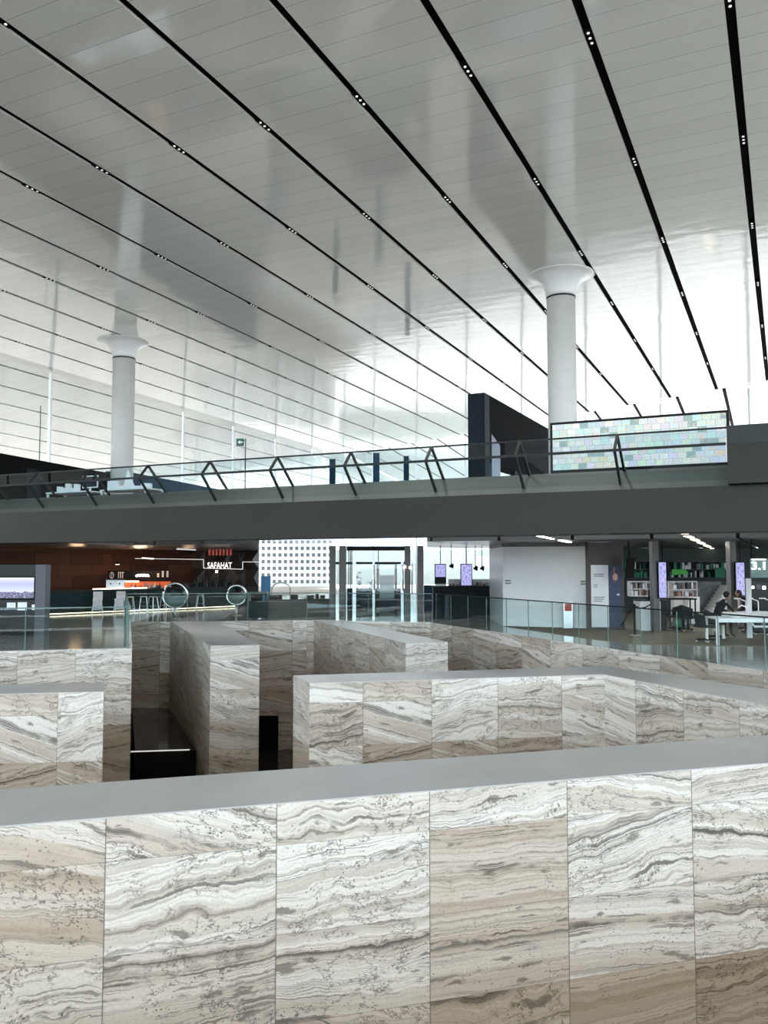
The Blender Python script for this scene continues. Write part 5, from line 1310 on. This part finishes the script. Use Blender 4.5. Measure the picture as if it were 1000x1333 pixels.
def person(loc, rz, label, top, hairm, skin, lean=.35, long_hair=False, pants=None):
    "seated figure facing +Y in its own frame, hips on a seat at .47"
    o = thing('person', label, 'person', loc, rz)
    J = {'pelvis': ((0, 0, .54), .13), 'waist': ((0, .05, .70), .125), 'chest': ((0, .05 + .25 * lean, .92), .15), 'neckb': ((0, .08 + .45 * lean, 1.08), .075), 'neck': ((0, .10 + .55 * lean, 1.15), .05),
         'hipL': ((-.09, .02, .53), .085), 'kneeL': ((-.13, .43, .52), .062), 'ankL': ((-.12, .42, .10), .042), 'toeL': ((-.12, .56, .045), .035),
         'hipR': ((.09, .02, .53), .085), 'kneeR': ((.13, .43, .52), .062), 'ankR': ((.12, .46, .10), .042), 'toeR': ((.12, .60, .045), .035),
         'shL': ((-.17, .06 + .4 * lean, 1.03), .065), 'elL': ((-.24, .24 + .4 * lean, .82), .045), 'wrL': ((-.12, .46 + .2 * lean, .79), .03),
         'shR': ((.17, .06 + .4 * lean, 1.03), .065), 'elR': ((.24, .24 + .4 * lean, .82), .045), 'wrR': ((.12, .46 + .2 * lean, .79), .03)}
    E = [('pelvis', 'waist'), ('waist', 'chest'), ('chest', 'neckb'), ('neckb', 'neck'), ('pelvis', 'hipL'), ('hipL', 'kneeL'), ('kneeL', 'ankL'), ('ankL', 'toeL'), ('pelvis', 'hipR'), ('hipR', 'kneeR'), ('kneeR', 'ankR'), ('ankR', 'toeR'),
         ('chest', 'shL'), ('shL', 'elL'), ('elL', 'wrL'), ('chest', 'shR'), ('shR', 'elR'), ('elR', 'wrR')]
    names = list(J); me = bpy.data.meshes.new('body'); me.from_pydata([J[n][0] for n in names], [(names.index(a), names.index(b)) for a, b in E], [])
    b = bpy.data.objects.new('body', me); COL.objects.link(b); b.parent = o; me.materials.append(top)
    md = b.modifiers.new('skin', 'SKIN'); md.use_smooth_shade = True; su = b.modifiers.new('sub', 'SUBSURF'); su.levels = 1; su.render_levels = 2
    for i, n in enumerate(names): me.skin_vertices[0].data[i].radius = (J[n][1], J[n][1] * .85); me.skin_vertices[0].data[i].use_root = (n == 'pelvis')
    hy = .17 + .62 * lean
    m = MB(); m.sphere((0, hy, 1.26), .075, .09, .11, 12); m.sphere((0, hy + .092, 1.25), .013, .02, .022, 6); m.sphere((-.076, hy, 1.255), .012, .02, .03, 6); m.sphere((.076, hy, 1.255), .012, .02, .03, 6)
    m.tube([(0, hy - .04, 1.10), (0, hy - .01, 1.2)], .045, 12); m.build('head', skin, o)
    m = MB(); m.sphere((0, hy - .022, 1.285), .086, .095, .103, 12)
    if long_hair: m.sphere((0, hy - .06, 1.20), .09, .07, .14, 10)
    m.build('hair', hairm, o)
    for sx in (-1, 1):
        m = MB(); w = Vector((sx * .12, .47 + .2 * lean, .79)); m.sphere(w + Vector((0, .045, 0)), .038, .05, .018, 8)
        for k in range(4):
            f = w + Vector(((k - 1.5) * .018, .085, .003)); m.tube([f, f + Vector((0, .035, .004)), f + Vector((0, (.062, .072, .068, .05)[k], -.012))], [.009, .008, .007], 6)
        th = w + Vector((-sx * .03, .03, 0)); m.tube([th, th + Vector((-sx * .025, .03, 0)), th + Vector((-sx * .03, .055, -.005))], [.011, .009, .008], 6)
        m.build('hand', skin, o)
    return o
person(G(933, 831.5) + Vector((0, 0, .02)), radians(-70), 'person in black clothes leaning forward at the desk, dark short hair', M['cloth'], M['hair'], M['skin'], .42)
dup(oc, G(930.5, 831.5), radians(110), 'dark office chair the person in black sits on')
person(G(992, 826.5) + Vector((0, 0, .02)), radians(75), 'person in dark clothes with long black hair bent over the desk', M['cloth'], M['hair'], M['skin'], .8, True)
person(G(962, 820.5) + Vector((0, 0, .02)), radians(10), 'person in a beige top seated between the two dark haired people', M['beigecl'], M['beigecl'], M['beigecl'], .3, True)
# desk lamps
def lamp():
    o = thing('desk_lamp', 'white jointed desk lamp on the second work table, first from left', 'lamp', (0, 0, 0), 0, 'white desk lamps in a row')
    MB().lathe([(.08, 0), (.08, .02)], n=16).build('base', M['white'], o); MB().bar((0, 0, .02), (0, 0, .32), .025).build('arm', M['white'], o)
    MB().bar((0, 0, .32), (-.22, 0, .40), .025).build('arm', M['white'], o); MB().box(-.34, -.16, -.04, .04, .38, .415).build('lamp_head', M['white'], o); return o
lp = lamp(); base_d = Vector((cos(radians(-4)), sin(radians(-4)), 0))
for i in range(7):
    p = pb_ + base_d * (.9 + i * .42) + Vector((0, .5 + .12 * i, .78))
    if i == 0: lp.location = p
    else: index_kids(); q = copy_tree(lp); q.location = p; q['label'] = 'white jointed desk lamp on the second work table, %s from left' % ORD[i + 1]
for i in range(4):
    p = pa + base_d * (.75 + i * .55) + Vector((0, .5, .74)); o = MB().box(-.14, .14, -.1, .1, 0, .025 + .01 * i).build('paper_stack', M['paper']); o.location = p; tag(o, 'flat white pile of papers on the nearest work table, %s from left' % ORD[i + 1], 'papers', 'paper piles on the nearest work table')
pm_ = pa + base_d * 1.15 + Vector((0, .75, .74)); lp2 = thing('desk_lamp', 'arched white desk lamp standing on the nearest work table', 'lamp', pm_)
MB().lathe([(.08, 0), (.08, .02)], n=16).build('base', M['white'], lp2); MB().tube([(0, 0, 0), (0, 0, .18), (-.05, 0, .28), (-.16, 0, .32), (-.26, 0, .26)], .02, 8).build('arm', M['white'], lp2)

# ================================================================ lights inside lower level (the lobby's own fittings)
area_light('reading_ceiling_light', (XW(930, 28), 28, ZSOF - .03), (0, 0, radians(-50)), 5, .08, 110, (1, .97, .93))
